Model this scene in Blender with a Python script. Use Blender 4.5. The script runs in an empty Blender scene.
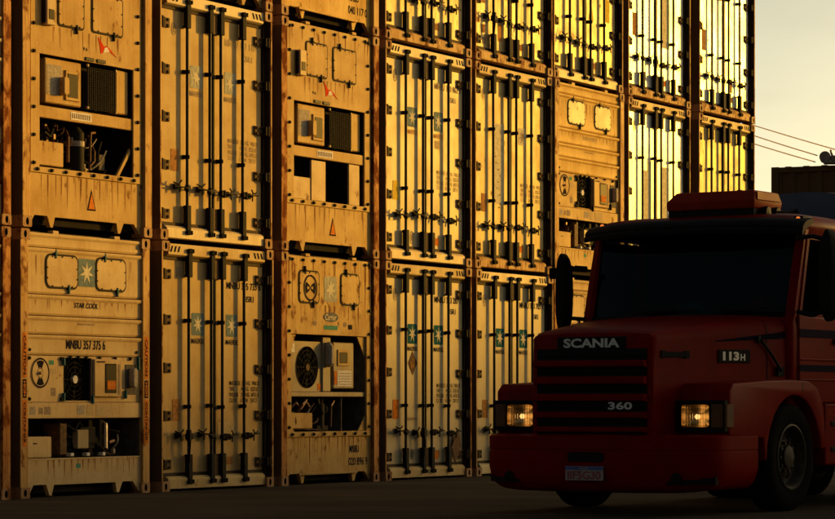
import bpy, bmesh, math, random
from mathutils import Vector, Matrix
R = math.radians
random.seed(7)
sc = bpy.context.scene
col = sc.collection

# ---------------------------------------------------------------- camera
CAM_H = 1.028
cam_d = bpy.data.cameras.new('camera'); cam = bpy.data.objects.new('camera', cam_d); col.objects.link(cam)
cam.location = (0, 0, CAM_H); cam.rotation_euler = (R(90), 0, 0)
cam_d.sensor_width = 36.0; cam_d.lens = 2789.1 / 835 * 36.0
cam_d.shift_y = (402.62 - 259.5) / 835
cam_d.clip_start = 0.1; cam_d.clip_end = 6000
sc.camera = cam

# ---------------------------------------------------------------- sky and sun
SUN_AZ, SUN_EL = 51.0, 7.0             # azimuth clockwise from +Y, elevation
w = bpy.data.worlds.new('World'); sc.world = w; w.use_nodes = True
nt = w.node_tree; nt.nodes.clear()
out = nt.nodes.new('ShaderNodeOutputWorld'); bg = nt.nodes.new('ShaderNodeBackground')
sky = nt.nodes.new('ShaderNodeTexSky'); sky.sky_type = 'NISHITA'; sky.sun_disc = False
sky.sun_elevation = R(SUN_EL + 1); sky.sun_rotation = R(SUN_AZ)
sky.air_density = 0.4; sky.dust_density = 2.0; sky.ozone_density = 1.0
tint = nt.nodes.new('ShaderNodeMix'); tint.data_type = 'RGBA'; tint.blend_type = 'MULTIPLY'
tint.inputs[0].default_value = 1.0; tint.inputs[7].default_value = (1.0, 0.845, 0.50, 1)
tc = nt.nodes.new('ShaderNodeTexCoord'); cm = nt.nodes.new('ShaderNodeMapping'); cm.inputs['Scale'].default_value = (6, 6, 26)
cn = nt.nodes.new('ShaderNodeTexNoise'); cn.inputs['Scale'].default_value = 1.0; cn.inputs['Detail'].default_value = 6
cr_ = nt.nodes.new('ShaderNodeMapRange'); cr_.inputs[1].default_value = .35; cr_.inputs[2].default_value = .7; cr_.inputs[3].default_value = .90; cr_.inputs[4].default_value = 1.06
cx_ = nt.nodes.new('ShaderNodeMix'); cx_.data_type = 'RGBA'; cx_.blend_type = 'MULTIPLY'; cx_.inputs[0].default_value = 1.0
nt.links.new(tc.outputs['Generated'], cm.inputs[0]); nt.links.new(cm.outputs[0], cn.inputs['Vector']); nt.links.new(cn.outputs['Fac'], cr_.inputs[0])
nt.links.new(sky.outputs[0], tint.inputs[6]); nt.links.new(tint.outputs[2], cx_.inputs[6]); nt.links.new(cr_.outputs[0], cx_.inputs[7]); nt.links.new(cx_.outputs[2], bg.inputs[0])
bg.inputs[1].default_value = 0.15
nt.links.new(bg.outputs[0], out.inputs[0])

sd = bpy.data.lights.new('sun', 'SUN'); sun = bpy.data.objects.new('sun', sd); col.objects.link(sun)
sd.energy = 4.9; sd.angle = R(1.6); sd.color = (1.0, 0.485, 0.03)
sun_dir = Vector((math.sin(R(SUN_AZ)) * math.cos(R(SUN_EL)), math.cos(R(SUN_AZ)) * math.cos(R(SUN_EL)), math.sin(R(SUN_EL))))
sun.rotation_euler = sun_dir.to_track_quat('Z', 'Y').to_euler()
sun.location = sun_dir * 60

sc.view_settings.view_transform = 'Standard'; sc.view_settings.look = 'None'
sc.view_settings.exposure = 0.5; sc.view_settings.gamma = 1.0
sc.view_settings.use_curve_mapping = False
sc.render.resolution_x, sc.render.resolution_y = 1024, 636
sc.cycles.max_bounces = 6; sc.cycles.diffuse_bounces = 3; sc.cycles.glossy_bounces = 3
sc.cycles.transparent_max_bounces = 8

# ---------------------------------------------------------------- materials
TH = R(61.17)

def new_mat(name):
    m = bpy.data.materials.new(name); m.use_nodes = True
    return m, m.node_tree.nodes, m.node_tree.links, m.node_tree.nodes['Principled BSDF']

def plain(name, c, rough=0.6, metal=0.0, spec=0.5, var=0.25, scale=9.0, bump=0.0, coat=0.0):
    """one colour, a little uneven in tone and gloss"""
    m, n, l, b = new_mat(name)
    geo = n.new('ShaderNodeNewGeometry')
    no = n.new('ShaderNodeTexNoise'); no.inputs['Scale'].default_value = scale; no.inputs['Detail'].default_value = 6
    l.new(geo.outputs['Position'], no.inputs['Vector'])
    mr = n.new('ShaderNodeMapRange'); mr.inputs[1].default_value = .3; mr.inputs[2].default_value = .7
    mr.inputs[3].default_value = 1 - var; mr.inputs[4].default_value = 1 + var * .4
    l.new(no.outputs['Fac'], mr.inputs[0])
    mx = n.new('ShaderNodeMix'); mx.data_type = 'RGBA'; mx.blend_type = 'MULTIPLY'; mx.inputs[0].default_value = 1
    mx.inputs[6].default_value = (*c, 1); l.new(mr.outputs[0], mx.inputs[7])
    l.new(mx.outputs[2], b.inputs['Base Color'])
    b.inputs['Roughness'].default_value = rough; b.inputs['Metallic'].default_value = metal
    b.inputs['Specular IOR Level'].default_value = spec
    b.inputs['Coat Weight'].default_value = coat
    if bump:
        bp = n.new('ShaderNodeBump'); bp.inputs['Strength'].default_value = bump; bp.inputs['Distance'].default_value = .01
        l.new(no.outputs['Fac'], bp.inputs['Height']); l.new(bp.outputs[0], b.inputs['Normal'])
    return m

def paint(name, c, rough, rust=0.0, dirt=0.4, spec=0.5, wave=0.06, seed=0.0, rustcol=(.13, .036, .009)):
    """weathered container paint: vertical dirt streaks, rust blooms, scratches, slight oil-canning of the sheet"""
    m, n, l, b = new_mat(name)
    geo = n.new('ShaderNodeNewGeometry')
    mp = n.new('ShaderNodeMapping'); mp.inputs['Rotation'].default_value = (0, 0, -TH)
    mp.inputs['Location'].default_value = (seed * 3.1, seed * 1.7, seed)
    l.new(geo.outputs['Position'], mp.inputs['Vector'])
    def noise(scale3, s, det=5, dist=0.0):
        mm = n.new('ShaderNodeMapping'); mm.inputs['Scale'].default_value = scale3
        l.new(mp.outputs[0], mm.inputs['Vector'])
        no = n.new('ShaderNodeTexNoise'); no.inputs['Scale'].default_value = s; no.inputs['Detail'].default_value = det
        no.inputs['Roughness'].default_value = .62; no.inputs['Distortion'].default_value = dist
        l.new(mm.outputs[0], no.inputs['Vector']); return no.outputs['Fac']
    def ramp(src, a, bb, lo=0.0, hi=1.0):
        mr = n.new('ShaderNodeMapRange'); mr.inputs[1].default_value = a; mr.inputs[2].default_value = bb
        mr.inputs[3].default_value = lo; mr.inputs[4].default_value = hi; mr.clamp = True
        l.new(src, mr.inputs[0]); return mr.outputs[0]
    def mul(a, bb):
        mm = n.new('ShaderNodeMath'); mm.operation = 'MULTIPLY'
        l.new(a, mm.inputs[0])
        if isinstance(bb, float): mm.inputs[1].default_value = bb
        else: l.new(bb, mm.inputs[1])
        return mm.outputs[0]
    def mixc(f, a, bb):
        mx = n.new('ShaderNodeMix'); mx.data_type = 'RGBA'; l.new(f, mx.inputs[0])
        if isinstance(a, tuple): mx.inputs[6].default_value = (*a, 1)
        else: l.new(a, mx.inputs[6])
        mx.inputs[7].default_value = (*bb, 1); return mx.outputs[2]
    streak = ramp(noise((22, 22, .6), 1.6, 6), .50, .76)
    blotch = ramp(noise((1, 1, 1), 2.6, 9), .42, .74)
    fine = ramp(noise((1, 1, 1), 34, 4), .55, .72)
    d = mul(streak, float(dirt) * .55); c1 = mixc(d, c, (c[0] * .50, c[1] * .36, c[2] * .20))
    d2 = mul(blotch, float(dirt) * .95); c2 = mixc(d2, c1, (c[0] * .70, c[1] * .58, c[2] * .38))
    d3 = mul(fine, float(dirt) * .35); c2 = mixc(d3, c2, (c[0] * .45, c[1] * .33, c[2] * .2))
    if rust > 0:
        rm = ramp(noise((1, 1, .6), 7.0, 10), .69 - rust * .20, .74 - rust * .14)
        rs = ramp(noise((30, 30, .7), 1.3, 6), .62 - rust * .12, .80 - rust * .12)
        pits = ramp(noise((1, 1, 1), 22, 3), .70 - rust * .05, .74 - rust * .05)
        mxm = n.new('ShaderNodeMath'); mxm.operation = 'MAXIMUM'; l.new(rm, mxm.inputs[0]); l.new(mul(rs, .75), mxm.inputs[1])
        mx2 = n.new('ShaderNodeMath'); mx2.operation = 'MAXIMUM'; l.new(mxm.outputs[0], mx2.inputs[0]); l.new(pits, mx2.inputs[1])
        c2 = mixc(mul(mx2.outputs[0], min(1.0, .55 + rust * .4)), c2, rustcol)
        rmask = mx2.outputs[0]
    l.new(c2, b.inputs['Base Color'])
    rr = ramp(blotch, 0, 1, rough, min(1, rough + .12))
    if rust > 0:
        ad = n.new('ShaderNodeMath'); ad.operation = 'ADD'; ad.use_clamp = True; l.new(rr, ad.inputs[0]); l.new(mul(rmask, .3), ad.inputs[1]); rr = ad.outputs[0]
    l.new(rr, b.inputs['Roughness'])
    b.inputs['Specular IOR Level'].default_value = spec
    big = noise((1, 1, .7), 1.3, 2)
    sm = noise((1, 1, 1), 40, 3)
    ad2 = n.new('ShaderNodeMath'); ad2.operation = 'ADD'; l.new(big, ad2.inputs[0]); l.new(mul(sm, .012), ad2.inputs[1])
    bp = n.new('ShaderNodeBump'); bp.inputs['Strength'].default_value = wave; bp.inputs['Distance'].default_value = .25
    l.new(ad2.outputs[0], bp.inputs['Height']); l.new(bp.outputs[0], b.inputs['Normal'])
    return m

M = {}
W0 = (.74, .71, .64)
M['door_clean'] = paint('door_paint_clean', (.53, .45, .29), .36, 0, .45, .018, .006, 1)
M['door_worn'] = paint('door_paint_worn', (.50, .36, .165), .48, .16, .6, .015, .005, 2)
M['door_gloss'] = paint('door_paint_gloss', (.84, .82, .76), .28, .12, .45, .13, .009, 3)
M['door_scratched'] = paint('door_paint_scratched', (.58, .44, .22), .34, .30, .8, .022, .010, 4)
M['door_matt'] = paint('door_paint_matt', (.56, .43, .21), .36, .15, .65, .015, .010, 5)
M['frame'] = paint('frame_paint', (.56, .42, .20), .55, .35, 0.70, .03, .01, 6)
M['frame_rusty'] = paint('frame_paint_rusty', (.55, .36, .15), .6, .95, 0.80, .03, .01, 7)
M['frame_white'] = paint('frame_paint_white', (.64, .52, .30), .48, .12, 0.50, .03, .01, 8)
M['post'] = paint('post_paint', (.52, .32, .115), .55, .8, 0.75, .03, .01, 9)
M['post_rusty'] = paint('post_paint_rusty', (.48, .23, .07), .6, 1.15, 0.80, .03, .01, 10)
M['cast'] = paint('casting_paint', (.36, .22, .12), .6, .8, 0.80, .03, .01, 17, (.12, .04, .012))
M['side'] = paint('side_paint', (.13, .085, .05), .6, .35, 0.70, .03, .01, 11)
M['reefer_cream'] = paint('reefer_paint_cream', (.46, .30, .11), .55, 0.34, 0.70, .03, .006, 12)
M['reefer_white'] = paint('reefer_paint_white', (.56, .42, .22), .55, 0.22, 0.65, .03, .006, 13)
M['reefer_rust'] = paint('reefer_paint_rusty', (.50, .33, .115), .55, 0.57, 0.85, .03, .006, 14)
M['reefer_ochre'] = paint('reefer_paint_ochre', (.58, .38, .11), .55, 0.37, 0.85, .03, .006, 15)
M['hatch_pale'] = paint('hatch_paint_pale', (.62, .52, .30), .5, .2, .4, .06, .006, 19)
M['machine'] = paint('machinery_panel_paint', (.34, .28, .18), .45, .2, 0.70, .03, .01, 16)
M['alu'] = plain('aluminium', (.62, .58, .52), .38, .85, .5, .3)
M['steel'] = plain('galvanised_steel', (.045, .043, .041), .55, 0, .10, .35, 14)
M['dark_steel'] = plain('dark_steel', (.020, .018, .016), .7, 0, .02, .3, 14)
M['iron'] = plain('handle_iron', (.018, .015, .012), .7, 0, .03, .4, 18)
M['gasket_and_shade'] = plain('door_gasket_and_post_shade', (.04, .024, .016), .8, 0, .1, .3)
M['rubber'] = plain('black_rubber', (.015, .014, .013), .8, 0, .06, .3, 20)
M['black'] = plain('black_plastic', (.008, .008, .008), .6, 0, .06, .2)
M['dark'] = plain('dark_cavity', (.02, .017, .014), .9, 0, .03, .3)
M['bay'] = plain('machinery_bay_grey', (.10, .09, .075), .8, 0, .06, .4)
M['copper'] = plain('copper_pipe', (.13, .06, .028), .5, .2, .1, .3)
M['hinge'] = plain('hinge_steel', (.13, .075, .035), .7, 0, .04, .5, 25)
M['teal'] = plain('teal_latch', (.02, .11, .13), .6, 0, .05, .2)
M['ink'] = plain('black_lettering', (.02, .018, .028), .8, 0, .005, .3, 30)
M['ink_faded'] = plain('faded_lettering', (.33, .25, .17), .8, 0, .005, .3, 30)
M['ink_ghost'] = plain('ghost_lettering', (.50, .38, .20), .8, 0, .005, .2, 30)
M['ink_orange'] = plain('orange_lettering', (.50, .24, .07), .8, 0, .005, .2, 30)
M['emblem'] = plain('emblem_blue', (.02, .11, .125), .8, 0, .005, .25, 20)
M['emblem_faded'] = plain('emblem_faded', (.17, .23, .23), .8, 0, .005, .3, 20)
M['emblem_pale'] = plain('emblem_pale', (.42, .42, .33), .8, 0, .005, .3, 20)
M['emblem_ghost'] = plain('emblem_ghost', (.66, .60, .40), .8, 0, .005, .3, 20)
M['star'] = plain('emblem_star', (.66, .60, .42), .8, 0, .005, .2, 20)
M['star_rust'] = plain('emblem_star_rust', (.42, .16, .05), .8, 0, .005, .2, 20)
M['sticker_orange'] = plain('orange_sticker', (.62, .20, .03), .8, 0, .005, .35, 25)
M['sticker_brown'] = plain('brown_sticker', (.40, .20, .07), .8, 0, .005, .4, 25)
M['sticker_yellow'] = plain('yellow_sticker', (.70, .50, .06), .8, 0, .005, .25, 25)
M['sticker_white'] = plain('white_sticker', (.75, .73, .68), .8, 0, .005, .3, 40)
M['sticker_grey'] = plain('grey_sticker', (.40, .35, .27), .8, 0, .005, .4, 40)
M['sticker_green'] = plain('green_sticker', (.10, .28, .20), .8, 0, .005, .25, 25)
M['logo_red'] = plain('red_mark', (.60, .055, .012), .8, 0, .005, .25, 25)
M['placard'] = plain('rusty_placard', (.10, .04, .015), .7, 0, .05, .6, 40)
M['badge_blue'] = plain('badge_navy', (.025, .03, .08), .6, 0, .04, .2)
M['screen'] = plain('control_screen', (.014, .011, .008), .5, 0, .02, .3)

# ---------------------------------------------------------------- mesh helpers
class MB:
    def __init__(self): self.v = []; self.f = []; self.m = []
    def face(self, pts, m=0):
        i = len(self.v); self.v += [tuple(p) for p in pts]; self.f.append(tuple(range(i, i + len(pts)))); self.m.append(m); return self
    def box(self, x0, x1, y0, y1, z0, z1, m=0):
        if x0 > x1: x0, x1 = x1, x0
        if y0 > y1: y0, y1 = y1, y0
        if z0 > z1: z0, z1 = z1, z0
        i = len(self.v)
        self.v += [(x0, y0, z0), (x1, y0, z0), (x1, y1, z0), (x0, y1, z0), (x0, y0, z1), (x1, y0, z1), (x1, y1, z1), (x0, y1, z1)]
        for q in ((0, 3, 2, 1), (4, 5, 6, 7), (0, 1, 5, 4), (1, 2, 6, 5), (2, 3, 7, 6), (3, 0, 4, 7)):
            self.f.append(tuple(i + k for k in q)); self.m.append(m)
        return self
    def prism(self, poly, axis, a, b, m=0, em=None):
        """polygon extruded along an axis. axis y: poly=(x,z); axis x: poly=(y,z); axis z: poly=(x,y)"""
        def P(p, t):
            return (p[0], t, p[1]) if axis == 'y' else (t, p[0], p[1]) if axis == 'x' else (p[0], p[1], t)
        i = len(self.v); n = len(poly)
        self.v += [P(p, a) for p in poly] + [P(p, b) for p in poly]
        self.f.append(tuple(i + k for k in range(n))); self.m.append(m)
        self.f.append(tuple(i + n + k for k in reversed(range(n)))); self.m.append(m)
        for k in range(n):
            k2 = (k + 1) % n; self.f.append((i + k, i + n + k, i + n + k2, i + k2)); self.m.append((em or {}).get(k, m))
        return self
    def cyl(self, p0, p1, r0, r1=None, n=12, m=0, cap=True):
        r1 = r0 if r1 is None else r1
        p0, p1 = Vector(p0), Vector(p1); d = (p1 - p0).normalized()
        a = d.orthogonal().normalized(); b = d.cross(a); i = len(self.v)
        for p, r in ((p0, r0), (p1, r1)):
            for k in range(n):
                t = 2 * math.pi * k / n; self.v.append(tuple(p + (a * math.cos(t) + b * math.sin(t)) * r))
        for k in range(n):
            k2 = (k + 1) % n; self.f.append((i + k, i + k2, i + n + k2, i + n + k)); self.m.append(m)
        if cap:
            self.f.append(tuple(i + k for k in reversed(range(n)))); self.m.append(m)
            self.f.append(tuple(i + n + k for k in range(n))); self.m.append(m)
        return self
    def tube(self, pts, r, n=8, m=0):
        for a, b in zip(pts[:-1], pts[1:]): self.cyl(a, b, r, n=n, m=m)
        return self
    def loft(self, secs, m=0, closed=True, caps=True):
        i = len(self.v); n = len(secs[0])
        for s in secs: self.v += [tuple(p) for p in s]
        for j in range(len(secs) - 1):
            for k in range(n if closed else n - 1):
                k2 = (k + 1) % n
                self.f.append((i + j * n + k, i + j * n + k2, i + (j + 1) * n + k2, i + (j + 1) * n + k)); self.m.append(m)
        if caps:
            self.f.append(tuple(i + k for k in reversed(range(n)))); self.m.append(m)
            j = len(secs) - 1; self.f.append(tuple(i + j * n + k for k in range(n))); self.m.append(m)
        return self
    def revolve(self, prof, c, axis, n=32, m=0):
        """profile of (radius, offset along axis) turned about an axis through c"""
        c = Vector(c); d = Vector(axis).normalized(); a = d.orthogonal().normalized(); b = d.cross(a)
        secs = []
        for r, o in prof:
            secs.append([c + d * o + (a * math.cos(2 * math.pi * k / n) + b * math.sin(2 * math.pi * k / n)) * r for k in range(n)])
        return self.loft(secs, m, True, False)
    def ring(self, outer, inner, y, m=0):
        """flat ring between two outlines with the same number of points, in the xz plane"""
        n = len(outer); i = len(self.v)
        self.v += [(p[0], y, p[1]) for p in outer] + [(p[0], y, p[1]) for p in inner]
        for k in range(n):
            k2 = (k + 1) % n; self.f.append((i + k, i + k2, i + n + k2, i + n + k)); self.m.append(m)
        return self
    def mesh(self, name, mats, bevel=0.0, seg=1, smooth=True):
        me = bpy.data.meshes.new(name); me.from_pydata(self.v, [], self.f)
        if not isinstance(mats, (list, tuple)): mats = [mats]
        for mt in mats: me.materials.append(mt if not isinstance(mt, str) else M[mt])
        me.polygons.foreach_set('material_index', self.m)
        bm = bmesh.new(); bm.from_mesh(me)
        bmesh.ops.recalc_face_normals(bm, faces=bm.faces)
        if bevel:
            ed = [e for e in bm.edges if len(e.link_faces) == 2 and e.calc_face_angle(0) > R(35)]
            bmesh.ops.bevel(bm, geom=ed, offset=bevel, segments=seg, affect='EDGES', profile=.5, clamp_overlap=True)
        bm.to_mesh(me); bm.free()
        if smooth:
            me.polygons.foreach_set('use_smooth', [True] * len(me.polygons))
            me.set_sharp_from_angle(angle=R(20 if bevel else 38))
        me.update(); return me

CACHE = {}
def cached(key, fn):
    if key not in CACHE: CACHE[key] = fn()
    return CACHE[key]
def box_mesh(sx, sy, sz, mat, bevel=.004):
    key = ('box', round(sx, 3), round(sy, 3), round(sz, 3), mat, bevel)
    return cached(key, lambda: MB().box(0, sx, 0, sy, 0, sz).mesh('box_piece', mat, bevel))

def O(name, me, parent=None, loc=(0, 0, 0), rot=None, scale=None, mat=None, label=None, kind=None):
    o = bpy.data.objects.new(name, me); col.objects.link(o)
    o.location = loc
    if rot: o.rotation_euler = rot
    if scale: o.scale = scale
    if parent: o.parent = parent
    if mat is not None:
        s = o.material_slots[0]; s.link = 'OBJECT'; s.material = M[mat] if isinstance(mat, str) else mat
    if label: o['label'] = label
    if kind: o['kind'] = kind
    return o
def B(name, parent, x0, x1, y0, y1, z0, z1, mat, bevel=.004, label=None):
    return O(name, box_mesh(x1 - x0, y1 - y0, z1 - z0, mat, bevel), parent, (x0, y0, z0), label=label)
def thing(name, label, cat, group=None, loc=(0, 0, 0), rz=0):
    o = bpy.data.objects.new(name, None); col.objects.link(o); o.empty_display_size = .3
    o.location = loc; o.rotation_euler = (0, 0, rz); o['label'] = label; o['category'] = cat
    if group: o['group'] = group
    return o
def rrect(x0, x1, z0, z1, r, n=5):
    pts = []
    for cx, cz, a0 in ((x1 - r, z1 - r, 0), (x0 + r, z1 - r, 90), (x0 + r, z0 + r, 180), (x1 - r, z0 + r, 270)):
        for k in range(n + 1):
            a = R(a0 + 90 * k / n); pts.append((cx + r * math.cos(a), cz + r * math.sin(a)))
    return pts
def ellipse(cx, cz, rx, rz, n=24): return [(cx + rx * math.cos(2 * math.pi * k / n), cz + rz * math.sin(2 * math.pi * k / n)) for k in range(n)]

# lettering: text turned into a flat mesh of unit size in the xz plane, reading towards -y
def text_mesh(s, bold=0.0, shear=0.0):
    key = ('text', s, bold, shear)
    if key in CACHE: return CACHE[key]
    cu = bpy.data.curves.new('lettering', 'FONT'); cu.body = s; cu.offset = bold; cu.shear = shear; cu.resolution_u = 3; cu.space_line = .95
    ob = bpy.data.objects.new('lettering_source', cu); col.objects.link(ob)
    bpy.context.view_layer.update()
    me = bpy.data.meshes.new_from_object(ob.evaluated_get(bpy.context.evaluated_depsgraph_get()))
    bpy.data.objects.remove(ob); bpy.data.curves.remove(cu)
    xs = [v.co.x for v in me.vertices]; ys = [v.co.y for v in me.vertices]
    x0, x1, y0, y1 = min(xs), max(xs), min(ys), max(ys)
    for v in me.vertices: v.co = ((v.co.x - x0) / (x1 - x0), 0, (v.co.y - y0) / (y1 - y0))
    me.materials.clear(); me.materials.append(M['ink']); me.update(); CACHE[key] = me; return me
WEIGHTS = 'MAX.GROSS   34000 KG   74960 LB\nTARE             4640 KG   10230 LB\nPAYLOAD     29360 KG   64730 LB\nCU.CAP.       67.6 CM     2387 CF'
for s, b in (('MAERSK', .012), ('MNBU 357 375 6', .02), ('MNBU 395 735 6', .02), ('MNBU 363 287 1', .02), ('MNBU 343 705 5', .02), ('MNBU 310 862 6', .02), ('MNBU 302 118 4', .02),
             ('45R1', .02), ('45R5', .02), (WEIGHTS, .012), ('MNBU', .02), ('020 896 9', .02), ('040 117 0', .02), ('CAUTION', .03), ('HIGH', .03), ('CONTAINER', .03),
             ('SCANIA', .035), ('360', .03), ('113', .05), ('H', .03), ('IIF5G30', .03), ('BRASIL', .02), ('9 6', .02)): text_mesh(s, b)
for s in ('STAR COOL', 'Integrated', 'Carrier'): text_mesh(s, .02, .25)
def letter(parent, s, x0, x1, z0, z1, y, mat='ink', bold=.02, shear=0.0, name='lettering'):
    return O(name, text_mesh(s, bold, shear), parent, (x0, y, z0), None, (x1 - x0, 1, z1 - z0), mat)
def letter_down(parent, s, x0, x1, z1, z0, y, mat='ink', bold=.03):
    return O('lettering', text_mesh(s, bold), parent, (x0, y, z1), (0, R(90), 0), (z1 - z0, 1, x1 - x0), mat)
def sheet(name, parent, pts, y, mat, t=.002, label=None):
    key = ('sheet', tuple((round(a, 4), round(b, 4)) for a, b in pts), mat)
    me = cached(key, lambda: MB().prism(pts, 'y', 0, t).mesh('flat_sheet', mat, 0, smooth=False))
    return O(name, me, parent, (0, y - t, 0), label=label)
def rect(x0, x1, z0, z1): return [(x0, z0), (x1, z0), (x1, z1), (x0, z1)]
def star_pts(n, r0, r1, cx, cz, sx=1, sz=1):
    return [(cx + sx * (r0 if k % 2 == 0 else r1) * math.sin(math.pi * k / n), cz + sz * (r0 if k % 2 == 0 else r1) * math.cos(math.pi * k / n)) for k in range(2 * n)]
def emblem(parent, x0, x1, z0, z1, y, plate='emblem', star='star'):
    e = sheet('emblem', parent, rrect(x0, x1, z0, z1, .02, 3), y, plate)
    cx, cz = (x0 + x1) / 2, (z0 + z1) / 2
    s = O('star', cached(('star', round(x1 - x0, 3), round(z1 - z0, 3), star), lambda: MB().prism(star_pts(7, .43, .15, 0, 0, x1 - x0, z1 - z0), 'y', 0, .002).mesh('emblem_star', star, 0, smooth=False)), e, (cx, -.002, cz))
    return e

# ---------------------------------------------------------------- ground
def ground():
    m, n, l, b = new_mat('yard_asphalt')
    geo = n.new('ShaderNodeNewGeometry')
    a = n.new('ShaderNodeTexNoise'); a.inputs['Scale'].default_value = .35; a.inputs['Detail'].default_value = 8
    c = n.new('ShaderNodeTexNoise'); c.inputs['Scale'].default_value = 45; c.inputs['Detail'].default_value = 4
    for q in (a, c): l.new(geo.outputs['Position'], q.inputs['Vector'])
    cr = n.new('ShaderNodeValToRGB'); cr.color_ramp.elements[0].position = .35; cr.color_ramp.elements[0].color = (.032, .024, .016, 1)
    cr.color_ramp.elements[1].position = .7; cr.color_ramp.elements[1].color = (.075, .055, .036, 1)
    l.new(a.outputs['Fac'], cr.inputs[0])
    mx = n.new('ShaderNodeMix'); mx.data_type = 'RGBA'; mx.blend_type = 'OVERLAY'; mx.inputs[0].default_value = .5
    l.new(cr.outputs[0], mx.inputs[6]); l.new(c.outputs['Fac'], mx.inputs[7]); l.new(mx.outputs[2], b.inputs['Base Color'])
    tm = n.new('ShaderNodeMapping'); tm.inputs['Rotation'].default_value = (0, 0, R(-20)); tm.inputs['Scale'].default_value = (.25, .9, 1); l.new(geo.outputs['Position'], tm.inputs['Vector'])
    tn = n.new('ShaderNodeTexNoise'); tn.inputs['Scale'].default_value = 1.0; tn.inputs['Detail'].default_value = 5; l.new(tm.outputs[0], tn.inputs['Vector'])
    tr = n.new('ShaderNodeMapRange'); tr.inputs[1].default_value = .42; tr.inputs[2].default_value = .60; tr.inputs[3].default_value = .62; tr.inputs[4].default_value = .95; l.new(tn.outputs['Fac'], tr.inputs[0])
    t2 = n.new('ShaderNodeMix'); t2.data_type = 'RGBA'; t2.blend_type = 'MULTIPLY'; t2.inputs[0].default_value = 1; l.new(mx.outputs[2], t2.inputs[6]); l.new(tr.outputs[0], t2.inputs[7]); l.new(t2.outputs[2], b.inputs['Base Color'])
    b.inputs['Roughness'].default_value = .9; b.inputs['Specular IOR Level'].default_value = .06
    bp = n.new('ShaderNodeBump'); bp.inputs['Strength'].default_value = .5; bp.inputs['Distance'].default_value = .015
    l.new(c.outputs['Fac'], bp.inputs['Height']); l.new(bp.outputs[0], b.inputs['Normal'])
    mb = MB().face([(-2500, -2500, 0), (2500, -2500, 0), (2500, 2500, 0), (-2500, 2500, 0)])
    o = O('ground', mb.mesh('ground', m, smooth=False)); o['kind'] = 'structure'
ground()

# ---------------------------------------------------------------- containers
CW, CH, CL, PITCH = 2.438, 2.896, 12.19, 2.91
X0, Y0 = -4.2196, 29.773
S = dict(Z=-2.63, A=0.0, B=2.640, C=5.274, D=7.877, E=10.460, F=12.945, G=15.597, H=18.392)
GROUP = 'refrigerated containers in the three-high stack'
def wall(s, d=0.0, z=0.0):
    return (X0 + s * math.cos(TH) - d * math.sin(TH), Y0 + s * math.sin(TH) + d * math.cos(TH), z)

def casting_mesh(key):
    def make():
        mb = MB(); wd, h, dp = .162, .118, .178
        n = 24; inner = ellipse(.081, .059, .026, .040, n)
        outer = []
        for k in range(n):
            a = 2 * math.pi * k / n; c, s_ = math.cos(a), math.sin(a); t = min(.081 / max(abs(c), 1e-6), .059 / max(abs(s_), 1e-6))
            outer.append((.081 + c * t, .059 + s_ * t))
        mb.ring(outer, inner, 0.0)
        i = len(mb.v); mb.v += [(p[0], 0, p[1]) for p in inner] + [(p[0], .06, p[1]) for p in inner]
        for k in range(n):
            k2 = (k + 1) % n; mb.f.append((i + k, i + k2, i + n + k2, i + n + k)); mb.m.append(1)
        mb.f.append(tuple(i + n + k for k in range(n))); mb.m.append(1)
        for q in ([(0, 0, 0), (0, dp, 0), (0, dp, h), (0, 0, h)], [(wd, 0, 0), (wd, dp, 0), (wd, dp, h), (wd, 0, h)], [(0, 0, 0), (wd, 0, 0), (wd, dp, 0), (0, dp, 0)],
                  [(0, 0, h), (wd, 0, h), (wd, dp, h), (0, dp, h)], [(0, dp, 0), (wd, dp, 0), (wd, dp, h), (0, dp, h)]): mb.face(q)
        return mb.mesh('corner_casting', [key, 'dark'], 0, smooth=False)  # hole lining darkened, the recess shade put into its colour
    return cached(('casting', key), make)

def corrugated(length, height, mat, depth=.02, pitch=.28):
    """side panel in the yz plane, shallow ribs"""
    def make():
        pts = []; y = 0
        while y < length - 1e-6:
            for dy, dx in ((0, 0), (.1, 0), (.14, depth), (.24, depth)):
                if y + dy < length: pts.append((dx, y + dy))
            y += pitch
        pts.append((0, length)); pts += [(.045, length), (.045, 0)]
        return MB().prism(pts, 'z', 0, height).mesh('side_panel', mat, 0, smooth=False)
    return cached(('corr', length, height, mat), make)

def shell(root, castmat, side='side', posts='post', roofmat='side'):
    y0 = .18
    O('side_panel', corrugated(CL - .30, CH - .24, side), root, (.012, y0 + .0, .14))
    o = O('side_panel', corrugated(CL - .30, CH - .24, side), root, (CW - .012, y0 + CL - .30, .14), (0, 0, math.pi))
    B('roof', root, .04, CW - .04, .10, CL - .02, CH - .09, CH - .015, roofmat, .006)
    B('floor', root, .05, CW - .05, .13, CL - .06, .045, .16, 'dark', .004)
    B('end_panel', root, .05, CW - .05, CL - .10, CL - .04, .12, CH - .10, side, .004)
    for x in (0, CW - .12): B('rear_post', root, x, x + .12, CL - .14, CL, .12, CH - .12, side, .006)
    for x in (0, CW - .10):
        B('side_rail', root, x + (0 if x else .004), x + (.096 if x else .10), .19, CL - .19, .03, .145, side, .004)
        B('side_rail', root, x + (0 if x else .004), x + (.096 if x else .10), .19, CL - .19, CH - .11, CH - .02, side, .004)
    for x in (0, CW - .162):
        for z in (0, CH - .118):
            O('corner_casting', casting_mesh(castmat), root, (x, -.004, z))
            O('corner_casting', casting_mesh(castmat), root, (x + .162, CL + .004, z), (0, 0, math.pi))

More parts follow.
